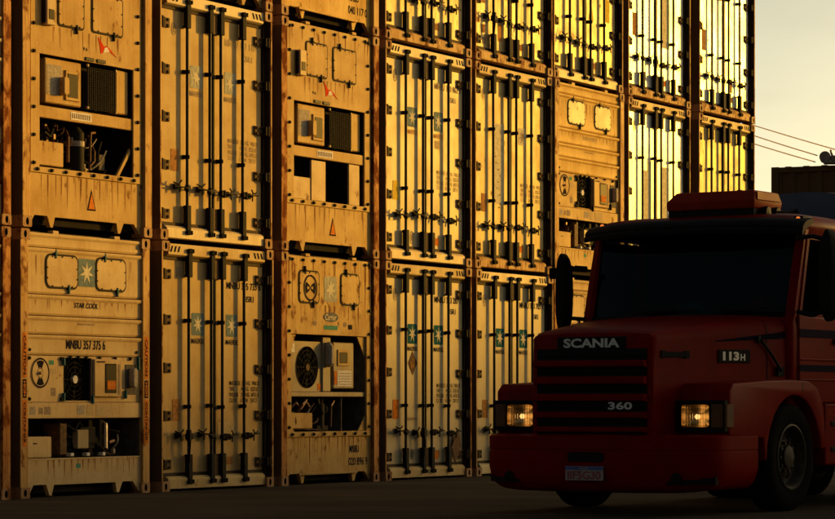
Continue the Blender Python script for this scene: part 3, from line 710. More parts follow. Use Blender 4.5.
def bolted_reefer(label, c, row, mat='reefer_cream', logo_x=1.42, hatch_x=(.66, 1.16, 1.29, 1.90), style='open', post='post', dx=0, dy=0, low=None):
    root = reefer_common(label, c, row, post, dx=dx, dy=dy); low = low or mat; yp = .03
    x0, x1 = .137, 2.301
    O('front_plate', frame_plate(mat, x0 + .045, x1 - .045, (.345, 2.11, .665, 1.885), 'bolted'), root)
    B('edge_strip', root, x0, x0 + .04, yp + .015, yp + .05, .55, 2.862, mat, .003); B('edge_strip', root, x1 - .04, x1, yp + .015, yp + .05, .55, 2.862, mat, .003)
    pts = [(.235, .70 + k * .30) for k in range(8)] + [(2.195, .70 + k * .30) for k in range(8)] + [(.30 + k * .26, .635) for k in range(8)] + [(.30 + k * .26, 2.81) for k in range(8)]
    O('bolts', bolts_mesh(pts, yp, 'bolted'), root, kind='stuff')
    rust_runs(root, [p for p in pts if p[1] > 2.7], yp, label, .06, .45); rust_runs(root, [(.4 + k * .12, .59) for k in range(15)], .045, label + 'b', .05, .38); rust_runs(root, [(.6 + k * .11, 2.2) for k in range(12)], yp, label + 'c', .04, .25)
    h0, h1, h2, h3 = hatch_x
    hatch(root, h0, h1, 2.215, 2.66, yp, mat, 'iron', .05); hatch(root, h2, h3, 2.215, 2.66, yp, mat, 'iron', .05)
    g = B('chart_recorder', root, .40, .555, yp - .06, yp + .0, 2.20, 2.52, 'reefer_white', .008)
    B('recorder_window', g, .03, .125, -.004, .006, .06, .17, 'screen', .003); B('recorder_frame', g, -.025, 0, .02, .06, .02, .30, 'iron', .003)
    # red two-winged mark
    lx = logo_x
    def mark():
        mb = MB(); mb.prism([(0, .185), (.12, .085), (.145, .10), (.20, .085), (.36, -.01), (.22, .04), (.10, .02), (.05, 0), (.04, .06)], 'y', 0, .002)
        return mb.mesh('red_mark', 'logo_red', smooth=False)
    O('red_mark', cached('mark', mark), root, (lx, yp - .003, 2.0))
    sheet('mark_wing', root, [(lx + .10, 2.02), (lx + .22, 2.04), (lx + .17, 2.085), (lx + .125, 2.075)], yp - .003, 'sticker_white')
    for x in (lx - .16, lx + .06): B('slot_cover', root, x - .08, x + .08, yp - .012, yp, 1.895, 1.935, 'black', .003)
    letter(root, '9 6', lx - .28, lx - .20, 2.0, 2.04, yp - .003, 'ink')
    lugs(root, mat)
    # recessed machinery: left box, coil grille, right panel
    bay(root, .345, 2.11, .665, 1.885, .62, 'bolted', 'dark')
    lb = B('control_box', root, .50, 1.17, .075, .40, 1.375, 1.862, low, .012)
    wf = B('window_frame', lb, .36, .625, -.016, .0, .055, .385, low, .006); B('window_pane', wf, .035, .225, -.004, .004, .035, .295, 'screen', .003)
    O('door_knob', cached('knob', lambda: MB().prism(rrect(-.05, .05, -.10, .10, .035), 'y', -.075, 0).mesh('door_knob', low, .012, 2)), lb, (.30, 0, .20))
    sheet('grey_panel', lb, rect(.03, .30, .09, .42), -.001, 'sticker_grey')
    def grille():
        mb = MB()
        for k in range(15): x = .01 + k * .037; mb.box(x, x + .010, -.008, .004, 0, .47)
        for k in range(19): z = .005 + k * .0255; mb.box(0, .54, -.004, .0, z, z + .006)
        return mb.mesh('coil_grille', 'dark_steel', 0, smooth=False)
    gr = O('coil_grille', cached('grille', grille), root, (1.275, .075, 1.37)); B('grille_back', gr, 0, .54, .10, .11, 0, .47, 'dark', 0)
    for (x, z) in ((1.262, 1.84), (1.262, 1.37), (1.80, 1.36), (1.80, 1.83)): B('grille_clip', root, x, x + .03, .055, .08, z, z + .03, 'machine', .003)
    B('side_cover', root, 1.83, 2.07, .075, .30, 1.37, 1.862, low, .012)
    B('cross_band', root, .347, 2.108, .045, .10, 1.20, 1.33, low, .006)
    sheet('rating_plate', root, rect(.93, 1.32, 1.225, 1.31), .044, 'sticker_white')
    for k in range(9): sheet('rating_mark', root, rect(.95 + k * .04, .97 + k * .04, 1.24, 1.295), .0415, 'ink_faded')
    if style == 'open':
        machinery(root, 'b'); loom(root, .40, 1.95, .68, 1.18, label, 14, .2); B('junction_box', root, .39, .85, .08, .30, .69, .955, low, .01)
        O('brace', cached('braceB', lambda: MB().prism([(1.82, .67), (1.88, .67), (2.09, .93), (2.09, 1.0)], 'y', .06, .09).mesh('brace', low, .003)), root)
    else:
        B('lower_cover', root, .37, .79, .060, .085, .67, .945, 'reefer_white', .004); B('lower_cover', root, .80, 1.15, .050, .078, .67, 1.175, 'reefer_white', .004); B('lower_cover', root, 1.74, 2.01, .050, .078, .67, 1.19, 'reefer_white', .004)
        O('hose', cached('hoseC', lambda: MB().tube([(1.2, .3, .7), (1.35, .22, .9), (1.5, .3, 1.1), (1.66, .25, 1.0)], .016, 6).mesh('hose', 'rubber')), root)
    # lower plate
    O('base_plate', pocket_sill(mat, .595, .045), root)
    t = sheet('warning_triangle', root, [(1.235, .245), (1.40, .245), (1.3175, .475)], .044, 'ink'); sheet('triangle_fill', t, [(1.257, .262), (1.378, .262), (1.3175, .435)], 0, 'sticker_orange')
    return root

def louvred_reefer(label, c, row, mat='reefer_rust', number=None, post='post_rusty', dx=0, dy=0):
    root = reefer_common(label, c, row, post, dx=dx, dy=dy); yp = .03
    x0, x1 = .137, 2.301
    O('front_plate', frame_plate(mat, x0 + .03, x1 - .03, (.285, 2.16, .665, 1.885), 'louv'), root)
    pts = [(.225, .72 + k * .30) for k in range(8)] + [(2.225, .72 + k * .30) for k in range(8)] + [(.30 + k * .26, .632) for k in range(8)] + [(.30 + k * .26, 2.815) for k in range(8)]
    O('bolts', bolts_mesh(pts, yp, 'louv'), root, kind='stuff')
    rust_runs(root, [p for p in pts if p[1] > 2.7] * 2, yp, label, .1, .75); rust_runs(root, [(.35 + k * .1, .60) for k in range(18)], .05, label + 'b', .05, .4); rust_runs(root, [(.5 + k * .12, 2.26) for k in range(13)], yp, label + 'c', .05, .35)
    h1 = hatch(root, .445, .955, 2.27, 2.69, yp, mat, 'iron', .07); hatch(root, 1.475, 1.965, 2.27, 2.69, yp, mat, 'iron', .07)
    def disc():
        mb = MB(); mb.ring(ellipse(0, 0, .165, .165), ellipse(0, 0, .145, .145), -.004)
        for a0 in (-38, 142):
            ptsq = [(.12 * math.cos(R(a0 + 76 * k / 8)), .12 * math.sin(R(a0 + 76 * k / 8))) for k in range(9)] + [(.08 * math.cos(R(a0 + 76 - 76 * k / 8)), .08 * math.sin(R(a0 + 76 - 76 * k / 8))) for k in range(9)]
            mb.prism(ptsq, 'y', -.004, 0)
        for sx in (-1, 1): mb.prism([(0, .0), (sx * .05, .05), (sx * .07, .03)], 'y', -.004, 0); mb.prism([(0, 0), (sx * .05, -.05), (sx * .07, -.03)], 'y', -.004, 0)
        return mb.mesh('round_mark', 'ink', smooth=False)
    O('round_mark', cached('louvdisc', disc), h1, (.275, -.0135, .20))
    emblem(root, 1.075, 1.39, 2.31, 2.63, yp - .001, 'emblem_pale')
    bd = sheet('oval_badge', root, ellipse(1.24, 2.115, .19, .062), yp - .001, 'badge_blue'); letter(bd, 'Carrier', 1.10, 1.38, 2.075, 2.155, -.002, 'star', .02, .25)
    sheet('label_strip', root, rect(1.07, 1.41, 1.955, 2.01), yp - .001, 'sticker_green'); 
    for x in (.85, 1.60): sheet('hex_mark', root, ellipse(x, 2.03, .05, .035, 6), yp - .001, 'ink_faded')
    sheet('label_strip', root, rect(1.68, 1.78, 1.97, 2.03), yp - .001, 'ink')
    lugs(root, mat)
    bay(root, .285, 2.16, .665, 1.885, .55, 'louv', 'bay')
    fp = O('fan_panel', cached('fanpanel', lambda: MB().ring([(.36 + (1.15 - .36) * (.5 + .5 * max(-1, min(1, 1.45 * math.cos(2 * math.pi * k / 32)))), 1.17 + (1.80 - 1.17) * (.5 + .5 * max(-1, min(1, 1.45 * math.sin(2 * math.pi * k / 32))))) for k in range(32)], [(.80 + .262 * math.cos(2 * math.pi * k / 32), 1.475 + .262 * math.sin(2 * math.pi * k / 32)) for k in range(32)], .12).mesh('fan_panel', 'machine', smooth=False)), root)
    fan_guard(root, .80, 1.475, .262, .115, 'hinge', 12); B('fan_shroud', root, .5, 1.1, .30, .31, 1.2, 1.76, 'dark', 0)
    B('panel_fill', root, .29, .36, .12, .14, 1.17, 1.86, 'machine', .004)
    sheet('sticker', root, rect(.40, .50, 1.66, 1.77), .119, 'sticker_white'); sheet('sticker', root, rect(1.06, 1.14, 1.19, 1.27), .119, 'sticker_orange')
    B('switch_column', root, 1.16, 1.36, .10, .25, 1.17, 1.86, 'machine', .008)
    O('filter_dryer', cached('dryer', lambda: MB().cyl((0, 0, 0), (0, 0, .22), .06, n=16).cyl((0, 0, -.05), (0, 0, 0), .02, .06, n=16).cyl((0, 0, .22), (0, 0, .27), .06, .02, n=16).mesh('filter_dryer', 'sticker_grey')), root, (1.26, .07, 1.53))
    cbx = B('control_box', root, 1.40, 1.92, .085, .40, 1.21, 1.80, 'machine', .012)
    B('window_frame', cbx, .10, .38, -.012, .004, .29, .50, 'reefer_cream', .005); B('window_pane', cbx, .14, .34, -.016, 0, .325, .465, 'screen', .003)
    sheet('wiring_chart', cbx, rect(.10, .46, .03, .23), -.001, 'sticker_white'); 
    for k in range(5): sheet('chart_line', cbx, rect(.12, .44, .05 + k * .035, .058 + k * .035), -.0035, 'ink_faded')
    sheet('sticker', cbx, rect(.02, .09, .05, .22), -.001, 'sticker_orange')
    B('shelf', root, .287, 2.158, .055, .40, 1.105, 1.165, 'machine', .006)
    for pts_ in ([(.287, 1.883), (.43, 1.883), (.287, 1.62)], [(2.158, 1.883), (1.95, 1.883), (2.158, 1.62)], [(2.158, .667), (1.98, .667), (2.158, .86)], [(.287, .667), (.40, .667), (.287, .78)]):
        O('gusset', cached(('gus', pts_[0]), lambda p=pts_: MB().prism(p, 'y', .055, .07).mesh('gusset', mat, .002)), root)
    B('junction_box', root, .30, .87, .075, .30, .70, .90, 'reefer_cream', .01)
    O('compressor', cached('compL', lambda: MB().cyl((1.15, .22, .70), (1.15, .22, 1.02), .13, n=18).cyl((.98, .2, .95), (1.35, .2, .95), .07, n=14).box(1.02, 1.3, .1, .3, .67, .74).mesh('compressor', 'dark_steel', .006)), root)
    O('refrigerant_pipe', cached('pipeL', lambda: MB().tube([(1.35, .1, .72), (1.36, .1, .98), (1.5, .14, 1.05), (1.62, .2, 1.02)], .016, 8).tube([(.35, .12, .93), (.48, .09, 1.03), (.62, .1, .95), (.78, .12, 1.04), (.9, .14, .96)], .014, 8).tube([(.55, .1, .92), (.6, .07, 1.0), (.72, .08, 1.06)], .02, 8).mesh('refrigerant_pipe', 'copper')), root)
    loom(root, .32, 1.6, .69, 1.09, label, 14, .15)
    B('divider', root, 1.62, 1.64, .10, .5, .668, 1.10, 'bay', .003)
    O('base_plate', pocket_sill(mat, .605, .05), root)
    B('base_lip', root, .45, 1.9, .015, .045, .12, .15, mat, .004)
    if number: letter(root, 'MNBU', 1.74, 1.99, .385, .48, .048, 'ink'); letter(root, number, 1.72, 2.21, .22, .325, .048, 'ink')
    return root

# --- the stack, column by column (A nearest the left edge ... H at the far right end)
def faint_patch(x0, x1, z0, z1): return rect(x0, x1, z0, z1)
ribbed_reefer('ribbed reefer end cut off by the left edge of the photo, ground level', 'Z', 0, 'reefer_cream', number=None, title=None, emb=None, post='post_rusty')
ribbed_reefer('ribbed reefer end cut off by the left edge of the photo, second level', 'Z', 1, 'reefer_white', number=None, title=None, emb=None, post='post_rusty')
a1 = ribbed_reefer('ribbed reefer end on the ground with pale star emblem between two round-cornered hatches', 'A', 0, 'reefer_white', number='MNBU 357 375 6')
post_stickers(a1)
bolted_reefer('bolted reefer end with red winged mark and open bay showing a dark cylinder, far left', 'A', 1, 'reefer_cream', 1.42, (.66, 1.16, 1.29, 1.90), 'open')
door_container('container doors on the ground between two reefer ends, faded star emblems, black serial number', 'B', 0, 'door_worn', 'frame', 'post', emb='emblem_faded', number='MNBU 395 735 6', code='45R1', weights='ink', sticker='sticker_brown',
    extra=lambda r, L, Q, y: (sheet('sticker', L, rect(.43, .50, 2.50, 2.61), y, 'ink_faded'), sheet('sticker', Q, rect(.20, .62, .62, .80), y, 'ink_ghost')))
door_container('container doors on the second level between two reefer ends, washed-out grey star emblems', 'B', 1, 'door_worn', 'frame_white', 'post', emb=('emblem_pale', 'emblem_pale'), word='ink_faded', number='MNBU 302 118 4', code='45R1', numink='ink_ghost', weights='ink_faded', sticker='sticker_brown',
    extra=lambda r, L, Q, y: ring_decal(L, .40, 2.47, .05, .075, y, 'ink_faded'))
louvred_reefer('reefer base above the doors with washed-out emblems, only its underside edge in view', 'B', 2, 'reefer_rust', None)
louvred_reefer('reefer end on the ground with round fan, oval navy badge and pale star emblem', 'C', 0, 'reefer_rust', '020 896 9')
bolted_reefer('bolted reefer end with red winged mark and closed pale lower covers, right of washed-out doors', 'C', 1, 'reefer_cream', 1.07, (.615, 1.155, 1.28, 1.885), 'closed', 'post_rusty')
louvred_reefer('stained reefer base at the top edge of the photo with serial number 040 117 0', 'C', 2, 'reefer_ochre', '040 117 0', 'post')
def d1x(r, L, Q, y):
    p = sheet('diamond_placard', L, [(.885, 1.40), (1.01, 1.56), (.885, 1.72), (.76, 1.56)], y - .002, 'placard')
    for k in range(7): sheet('placard_print', p, ellipse(.885 + random.uniform(-.06, .06), 1.56 + random.uniform(-.06, .06), .018, .022, 8), -.001 - .0002 * k, 'sticker_brown')
    O('diamond_placard', cached('plac', lambda: MB().prism([(0, -.25), (.15, .03), (.02, .25), (-.13, -.02)], 'y', -.012, 0).mesh('diamond_placard', 'placard', .003)), Q, (2.06 - 1.105, y - .03, .43), (0, R(8), 0))
    ring_decal(L, .40, 2.47, .05, .085, y, 'ink_faded'); ring_decal(L, .86, .335, .045, .07, y, 'ink'); sheet('sticker', Q, rect(.33, .50, .26, .36), y - .001, 'sticker_orange')
    sheet('label_strip', L, rect(.74, 1.0, .79, .83), y, 'ink_faded')
door_container('container doors on the ground with deep blue star emblems and a brown diamond placard', 'D', 0, 'door_clean', 'frame', 'post_rusty', emb='emblem', number='MNBU 363 287 1', code='45R1', weights='ink', sticker='sticker_orange', extra=d1x)
door_container('container doors on the second level with grey-green star emblems, right of the closed-cover reefer', 'D', 1, 'door_clean', 'frame_white', 'post', emb='emblem_faded', word='ink_orange', number='MNBU 310 862 6', code='45R1', numink='ink_faded', weights='ink_faded', sticker='sticker_yellow',
    extra=lambda r, L, Q, y: (ring_decal(L, .40, 2.47, .05, .085, y, 'ink_faded'), ring_decal(L, .86, .335, .045, .09, y, 'ink_faded'), sheet('sticker', Q, rect(.33, .52, .26, .36), y - .001, 'sticker_orange'), sheet('sticker', Q, rect(.41, .55, 1.58, 1.69), y, 'ink_ghost')))
door_container('top level container doors with rusty sill above the grey-green star emblems', 'D', 2, 'door_scratched', 'frame', 'post', 'frame_rusty', sticker='sticker_brown')
door_container('container doors on the ground with deep blue star emblems, partly behind the red truck', 'E', 0, 'door_clean', 'frame_white', 'post', emb='emblem', number='MNBU 343 705 5', code='45R5', weights='ink', sticker='sticker_brown',
    extra=lambda r, L, Q, y: ring_decal(L, .40, 2.47, .05, .085, y, 'ink_faded'))
def e2x(r, L, Q, y):
    sheet('faded_patch', L, rect(.70, 1.04, .95, 2.09), y, 'ink_ghost' if False else 'emblem_ghost')
    ring_decal(L, .40, 2.47, .05, .085, y, 'ink_ghost')
    for k in range(9): sheet('scrape', L, ellipse(.80 + random.uniform(-.05, .12), 1.62 - k * .09, .03, .012, 6), y - .003, 'ink_faded')
    emblem(Q, .39, .62, 1.84, 2.09, y, 'emblem_ghost', 'ink_faded')
door_container('container doors on the second level with one pale star on the right leaf', 'E', 1, 'door_matt', 'frame', 'post', 'frame_rusty', weights='ink_faded', sticker='sticker_brown', extra=e2x)
def e3x(r, L, Q, y):
    for (a, b, c_, d_) in ((.20, .30, .95, 1.05), (.36, .50, 1.0, 1.12), (.32, .44, .84, .92), (.20, .28, .55, .62), (.34, .44, .42, .54), (.84, .98, .35, .60), (.36, .48, .26, .36)): sheet('sticker', L, rect(a, b, c_, d_), y, random.choice(('sticker_brown', 'ink_faded', 'ink_orange')))
door_container('top level container doors with many small stickers on the left leaf', 'E', 2, 'door_scratched', 'frame', 'post_rusty', 'frame_rusty', dx=-.02, sticker=None, extra=e3x)
ribbed_reefer('ribbed mustard-stained reefer end on the second level with two pale patched hatches', 'F', 1, 'reefer_ochre', 'reefer_cream', None, None, 'ink_ghost', 'hatch_pale', 'iron', 'post')
ribbed_reefer('reefer end on the ground behind the truck mirror, almost wholly hidden', 'F', 0, 'reefer_white', None, None, None, None, None, 'iron', 'post_rusty')
door_container('top level container doors with a yellow triangle sticker on the right leaf', 'F', 2, 'door_scratched', 'frame_white', 'post', dx=-.02, sticker=None,
    extra=lambda r, L, Q, y: (sheet('warning_triangle', Q, [(.26, 1.02), (.44, 1.02), (.35, 1.30)], y, 'sticker_yellow'), sheet('sticker', Q, rect(.86, 1.0, 1.05, 1.40), y, 'sticker_yellow')))
def g2x(r, L, Q, y):
    sheet('faded_patch', L, [(.72, .95), (1.05, .95), (1.05, 1.96), (.90, 1.96), (.90, 1.80), (.72, 1.80)], y, 'emblem_ghost'); sheet('faded_patch', Q, [(.38, .95), (.62, .95), (.62, 1.90), (.38, 1.90)], y, 'emblem_ghost')
    ring_decal(L, .40, 2.47, .05, .085, y, 'ink_ghost')
door_container('container doors on the second level gleaming white in the sun, right of the mustard reefer', 'G', 1, 'door_gloss', 'frame', 'post', sticker=None, extra=g2x)
door_container('container doors on the ground behind the truck cab below the gleaming white doors', 'G', 0, 'door_clean', 'frame', 'post')
door_container('top level container doors above the gleaming white doors, brown sticker on left leaf', 'G', 2, 'door_gloss', 'frame', 'post', 'frame_rusty', sticker=None,
    extra=lambda r, L, Q, y: (sheet('sticker', L, rect(.34, .52, .98, 1.34), y, 'sticker_brown'), sheet('faded_patch', Q, rect(.36, .66, .9, 2.0), y, 'emblem_ghost')))
door_container('container doors on the second level at the right end with small rust-coloured stars', 'H', 1, 'door_matt', 'frame', 'post', sticker=None,
    extra=lambda r, L, Q, y: (O('star', cached('rstar', lambda: MB().prism(star_pts(7, .12, .045, 0, 0), 'y', 0, .002).mesh('star', 'star_rust', smooth=False)), L, (.87, y - .002, 1.55)), O('star', CACHE['rstar'], Q, (.51, y - .002, 1.55))))
door_container('container doors on the ground at the right end, behind the truck roof', 'H', 0, 'door_clean', 'frame', 'post')
door_container('top level container doors at the right end against the yellow sky', 'H', 2, 'door_gloss', 'frame', 'post', 'frame_rusty', sticker=None,
    extra=lambda r, L, Q, y: (sheet('sticker', L, rect(.30, .46, 1.05, 1.40), y, 'sticker_brown'), sheet('label_strip', L, rect(.72, 1.05, 2.05, 2.13), y, 'sticker_brown'), sheet('label_strip', Q, rect(.40, .62, 2.05, 2.13), y, 'sticker_brown'), sheet('sticker', Q, rect(.36, .50, .45, .62), y, 'sticker_brown')))
# ---------------------------------------------------------------- the red truck
def car_paint(name, c, rough=.28):
    m, n, l, b = new_mat(name)
    geo = n.new('ShaderNodeNewGeometry'); no = n.new('ShaderNodeTexNoise'); no.inputs['Scale'].default_value = 5; no.inputs['Detail'].default_value = 7
    l.new(geo.outputs['Position'], no.inputs['Vector'])
    cr = n.new('ShaderNodeValToRGB'); cr.color_ramp.elements[0].position = .3; cr.color_ramp.elements[0].color = (c[0] * .72, c[1] * .8, c[2] * .8, 1)
    cr.color_ramp.elements[1].position = .75; cr.color_ramp.elements[1].color = (*c, 1)
    l.new(no.outputs['Fac'], cr.inputs[0]); l.new(cr.outputs[0], b.inputs['Base Color'])
    mr = n.new('ShaderNodeMapRange'); mr.inputs[3].default_value = rough; mr.inputs[4].default_value = rough + .25; l.new(no.outputs['Fac'], mr.inputs[0]); l.new(mr.outputs[0], b.inputs['Roughness'])
    b.inputs['Coat Weight'].default_value = .012; b.inputs['Coat Roughness'].default_value = .2; b.inputs['Specular IOR Level'].default_value = .03
    return m
def glass(name, c, refl=1.0):
    m, n, l, b = new_mat(name); n.remove(b); o = n['Material Output']
    t = n.new('ShaderNodeBsdfTransparent'); t.inputs[0].default_value = (*c, 1); g = n.new('ShaderNodeBsdfGlossy'); g.inputs['Roughness'].default_value = .04
    fr = n.new('ShaderNodeFresnel'); fr.inputs[0].default_value = 1.18; mx = n.new('ShaderNodeMixShader')
    l.new(fr.outputs[0], mx.inputs[0]); l.new(t.outputs[0], mx.inputs[1]); l.new(g.outputs[0], mx.inputs[2]); l.new(mx.outputs[0], o.inputs[0])
    return m
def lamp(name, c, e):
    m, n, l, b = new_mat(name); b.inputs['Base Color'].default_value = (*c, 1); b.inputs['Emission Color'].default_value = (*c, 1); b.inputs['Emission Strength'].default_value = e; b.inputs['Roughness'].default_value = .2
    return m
M['red'] = car_paint('truck_red', (.16, .003, .001), .34)
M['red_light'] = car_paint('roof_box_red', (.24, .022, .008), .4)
M['stripe'] = plain('navy_stripe', (.010, .007, .018), .7, 0, .01, .2)
M['trim'] = plain('black_trim', (.010, .0095, .009), .6, 0, .04, .3, 12)
M['glass'] = glass('windscreen_glass', (.22, .24, .24)); M['lens'] = glass('lamp_glass', (.92, .90, .85))
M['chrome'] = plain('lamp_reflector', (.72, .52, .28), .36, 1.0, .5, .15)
M['bulb_glint'] = lamp('headlamp_glint', (1.0, .58, .20), 1.3)  # weak emission stands in for light glinting in the headlamps
M['amber'] = plain('amber_lens', (.10, .045, .02), .4, 0, .08, .2); M['amber_on'] = lamp('marker_glow', (1.0, .25, .04), .5)
M['silver'] = plain('silver_lettering', (.42, .41, .40), .4, .3, .5, .15)
M['plate'] = plain('plate_white', (.22, .21, .19), .5, 0, .4, .2); M['plate_blue'] = plain('plate_blue', (.03, .06, .22), .5, 0, .4, .2); M['plate_ink'] = plain('plate_red', (.20, .02, .02), .5, 0, .4, .2)
M['tyre'] = plain('tyre_rubber', (.006, .0055, .005), .9, 0, .02, .3, 30, .3); M['rim'] = plain('rim_steel', (.045, .036, .028), .6, .1, .12, .5, 12)
M['tarp'] = plain('blue_tarpaulin', (.065, .085, .13), .7, 0, .05, .25, 3, .2); M['cloth'] = plain('seat_cloth', (.03, .028, .03), .9, 0, .2, .3)
M['teal_item'] = plain('teal_cloth', (.03, .16, .14), .8, 0, .3, .2); M['red_item'] = plain('red_cloth', (.22, .03, .03), .8, 0, .3, .2)
TR_O = (1.54, 25.6, 0); YAW = R(33)
truck = thing('truck', 'red bonneted truck tractor with headlights and red roof box, parked before the containers', 'truck', None, TR_O, -YAW)

def mirror_pts(pts): return [(-a, b) for a, b in reversed(pts)]
# bonnet: lofted sections across the width, running back from the grille
def hood_sec(v, wd, t, b, crown=.03, sh=.13):
    half = [(wd, b), (wd, (b + t) / 2), (wd - .005, t - sh)]
    for k in range(1, 5): a = R(90 * k / 5); half.append((wd - sh + sh * math.cos(a), t - sh + sh * math.sin(a)))
    half += [(wd - sh, t), (wd * .5, t + crown * .8), (0, t + crown)]
    return [(x, v, z) for x, z in half] + [(-x, v, z) for x, z in reversed(half[:-1])]
hs = [hood_sec(.12, .615, 1.60, .715, .012, .05), hood_sec(.135, .635, 1.655, .715, .014, .06), hood_sec(.20, .65, 1.69, .715, .02, .10), hood_sec(.5, .72, 1.725, .72), hood_sec(.9, .83, 1.765, .80), hood_sec(1.3, .94, 1.80, 1.12), hood_sec(1.6, 1.02, 1.825, 1.14), hood_sec(1.93, 1.10, 1.85, 1.14)]
bon = O('bonnet', MB().loft(hs).mesh('bonnet', 'red'), truck)
def hood_u(v):
    kn = [(.12, .615), (.5, .72), (.9, .83), (1.3, .94), (1.6, 1.02), (1.93, 1.10)]
    for (a, ua), (b, ub) in zip(kn[:-1], kn[1:]):
        if v <= b: return ua + (ub - ua) * (v - a) / (b - a)
    return kn[-1][1]
# grille
gr = B('grille', truck, -.58, .58, .108, .125, .72, 1.525, 'black', .002)
for z0, z1 in ((1.352, 1.418), (1.193, 1.27), (1.037, 1.11), (.882, .945), (.752, .806)):
    O('grille_slat', cached(('slat', round(z1 - z0, 3)), lambda: MB().prism([(.045, 0), (.075, .012), (.078, z1 - z0 - .012), (.06, z1 - z0), (.0, z1 - z0), (.0, 0)], 'x', 0, 1.17).mesh('grille_slat', 'red', .004)), gr, (1.165, .012, z0 - .72), (0, 0, math.pi))
for z0, z1 in ((1.42, 1.51), (1.27, 1.35), (1.112, 1.19), (.947, 1.035), (.808, .88)):
    B('grille_rib', gr, .02, 1.14, -.02, 0, (z0 + z1) / 2 - .72 - .008, (z0 + z1) / 2 - .72 + .008, 'trim', .003)
nb = B('name_band', truck, -.36, .36, .105, .125, 1.522, 1.635, 'trim', .004)
letter(nb, 'SCANIA', .07, .66, .012, .098, -.003, 'silver', .035)
letter(gr, '360', .80, 1.05, .245, .315, -.075, 'silver', .03, name='lettering')
# front wings with headlamps
arch = (1.85, .50, .60)
def fender():
    pts = [(.51, .70), (.47, .76), (.47, 1.14), (.55, 1.205), (1.25, 1.235), (1.75, 1.245), (2.16, 1.235), (2.36, 1.17), (2.50, 1.00), (2.56, .60), (2.48, .58)]
    for k in range(13):
        a = R(8 + 172 * k / 12); pts.append((arch[0] + arch[2] * math.cos(a), arch[1] + arch[2] * math.sin(a)))
    pts += [(1.22, .48), (1.18, .70)]
    return pts
for sgn in (-1, 1):
    O('wing', cached(('wing', sgn), lambda: MB().prism(fender(), 'x', .60 * sgn, 1.235 * sgn).mesh('wing', 'red', .022, 3)), truck)
    x0, x1 = (.79, 1.07) if sgn > 0 else (-1.07, -.79)
    def housing():
        mb = MB(); ax0, ax1 = (.735, 1.225) if sgn > 0 else (-1.225, -.735); m0, m1 = x0 - .004, x1 + .004
        mb.box(ax0, m0, .395, .472, .765, 1.05); mb.box(m1, ax1, .395, .472, .765, 1.05); mb.box(m0, m1, .395, .472, .765, .80); mb.box(m0, m1, .395, .472, 1.012, 1.05)
        return mb.mesh('headlight', 'trim', .004)
    hl = O('headlight', housing(), truck)
    def bowl():
        mb = MB(); o = rrect(0, .28, 0, .205, .03, 5); n_ = len(o); secs = []
        for sc_, y in ((1, -.045), (.97, -.02), (.85, .010), (.62, .028), (.3, .036)): secs.append([(.14 + (p[0] - .14) * sc_, y, .1025 + (p[1] - .1025) * sc_) for p in o])
        return mb.loft(secs, 0, True, False).face(secs[-1]).mesh('reflector', 'chrome')
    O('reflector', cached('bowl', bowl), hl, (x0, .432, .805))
    O('bulb', cached('bulb', lambda: MB().revolve([(0, -.035), (.016, -.03), (.024, -.012), (.02, .02), (.0, .03)], (0, 0, 0), (0, 1, 0), 14).mesh('bulb', 'bulb_glint')), hl, (x0 + .14, .435, .90))
    def lens():
        mb = MB().prism(rrect(0, .28, 0, .205, .03, 4), 'y', -.026, -.020)
        for k in range(10): mb.box(.012 + k * .026, .020 + k * .026, -.032, -.0255, .01, .195)
        return mb.mesh('lens', 'lens', smooth=False)
    O('lens', cached('lens', lens), hl, (x0, .412, .805))
    a0, a1 = (1.09, 1.235) if sgn > 0 else (-1.235, -1.09)
    O('indicator', cached(('ind', sgn), lambda: MB().prism([(a0, .386), (a1 - .04, .386), (a1, .42), (a1 + .012, .54), (a0, .54)] if sgn > 0 else [(a0, .42), (a0 + .04, .386), (a1, .386), (a1, .54), (a0 - .012, .54)], 'z', .80, 1.015).mesh('indicator', 'amber', .006)), hl)
# bumper swept round the corners
def bumper():
    path = [(1.245, 1.04), (1.25, .75), (1.25, .50), (1.235, .36), (1.19, .26), (1.08, .175), (.85, .10), (.5, .04), (.2, .01), (0, 0)]
    path = path + [(-a, b) for a, b in reversed(path[:-1])]
    sec = [(.16, .735), (.03, .735), (.0, .715), (.0, .60), (.008, .595), (.008, .58), (.0, .575), (.0, .40), (.02, .32), (.06, .245), (.12, .205), (.2, .20)]
    secs = []
    for i, (u, v) in enumerate(path):
        a = Vector(path[max(0, i - 1)]); b = Vector(path[min(len(path) - 1, i + 1)]); t = (b - a).normalized(); nrm = Vector((t.y, -t.x))
        if nrm.dot(Vector((u, v - .8))) > 0: nrm = -nrm
        lift = .03 * max(0, (abs(u) - .8) / .45)
        secs.append([(u + nrm.x * d, v + nrm.y * d, z + (lift if z < .5 else 0)) for d, z in sec])
    return MB().loft(secs).mesh('bumper', 'red')
bp = O('bumper', bumper(), truck)
sl_ = O('air_slot', MB().prism(rrect(-.19, .19, .525 - .04, .525 + .05, .035), 'y', -.006, .05).mesh('air_slot', 'black', .004), bp)
def on_curve(x0, x1, z0, z1, name, mat, sgn, parent, th=.006):
    P_ = [(0, 0), (.2, .01), (.5, .04), (.85, .10), (1.08, .175), (1.19, .26), (1.235, .36)]
    def vv(u):
        u = abs(u)
        for (a, b), (c, d) in zip(P_[:-1], P_[1:]):
            if u <= c: return b + (d - b) * (u - a) / (c - a)
        return .36
    n_ = 8; secs = []
    for k in range(n_ + 1):
        u = x0 + (x1 - x0) * k / n_; v = vv(u) + (.035 if z1 < .4 else 0); secs.append([(sgn * u, v - th, z0), (sgn * u, v - th, z1), (sgn * u, v + .05, z1), (sgn * u, v + .05, z0)])
    return O(name, MB().loft(secs).mesh(name, mat), parent)
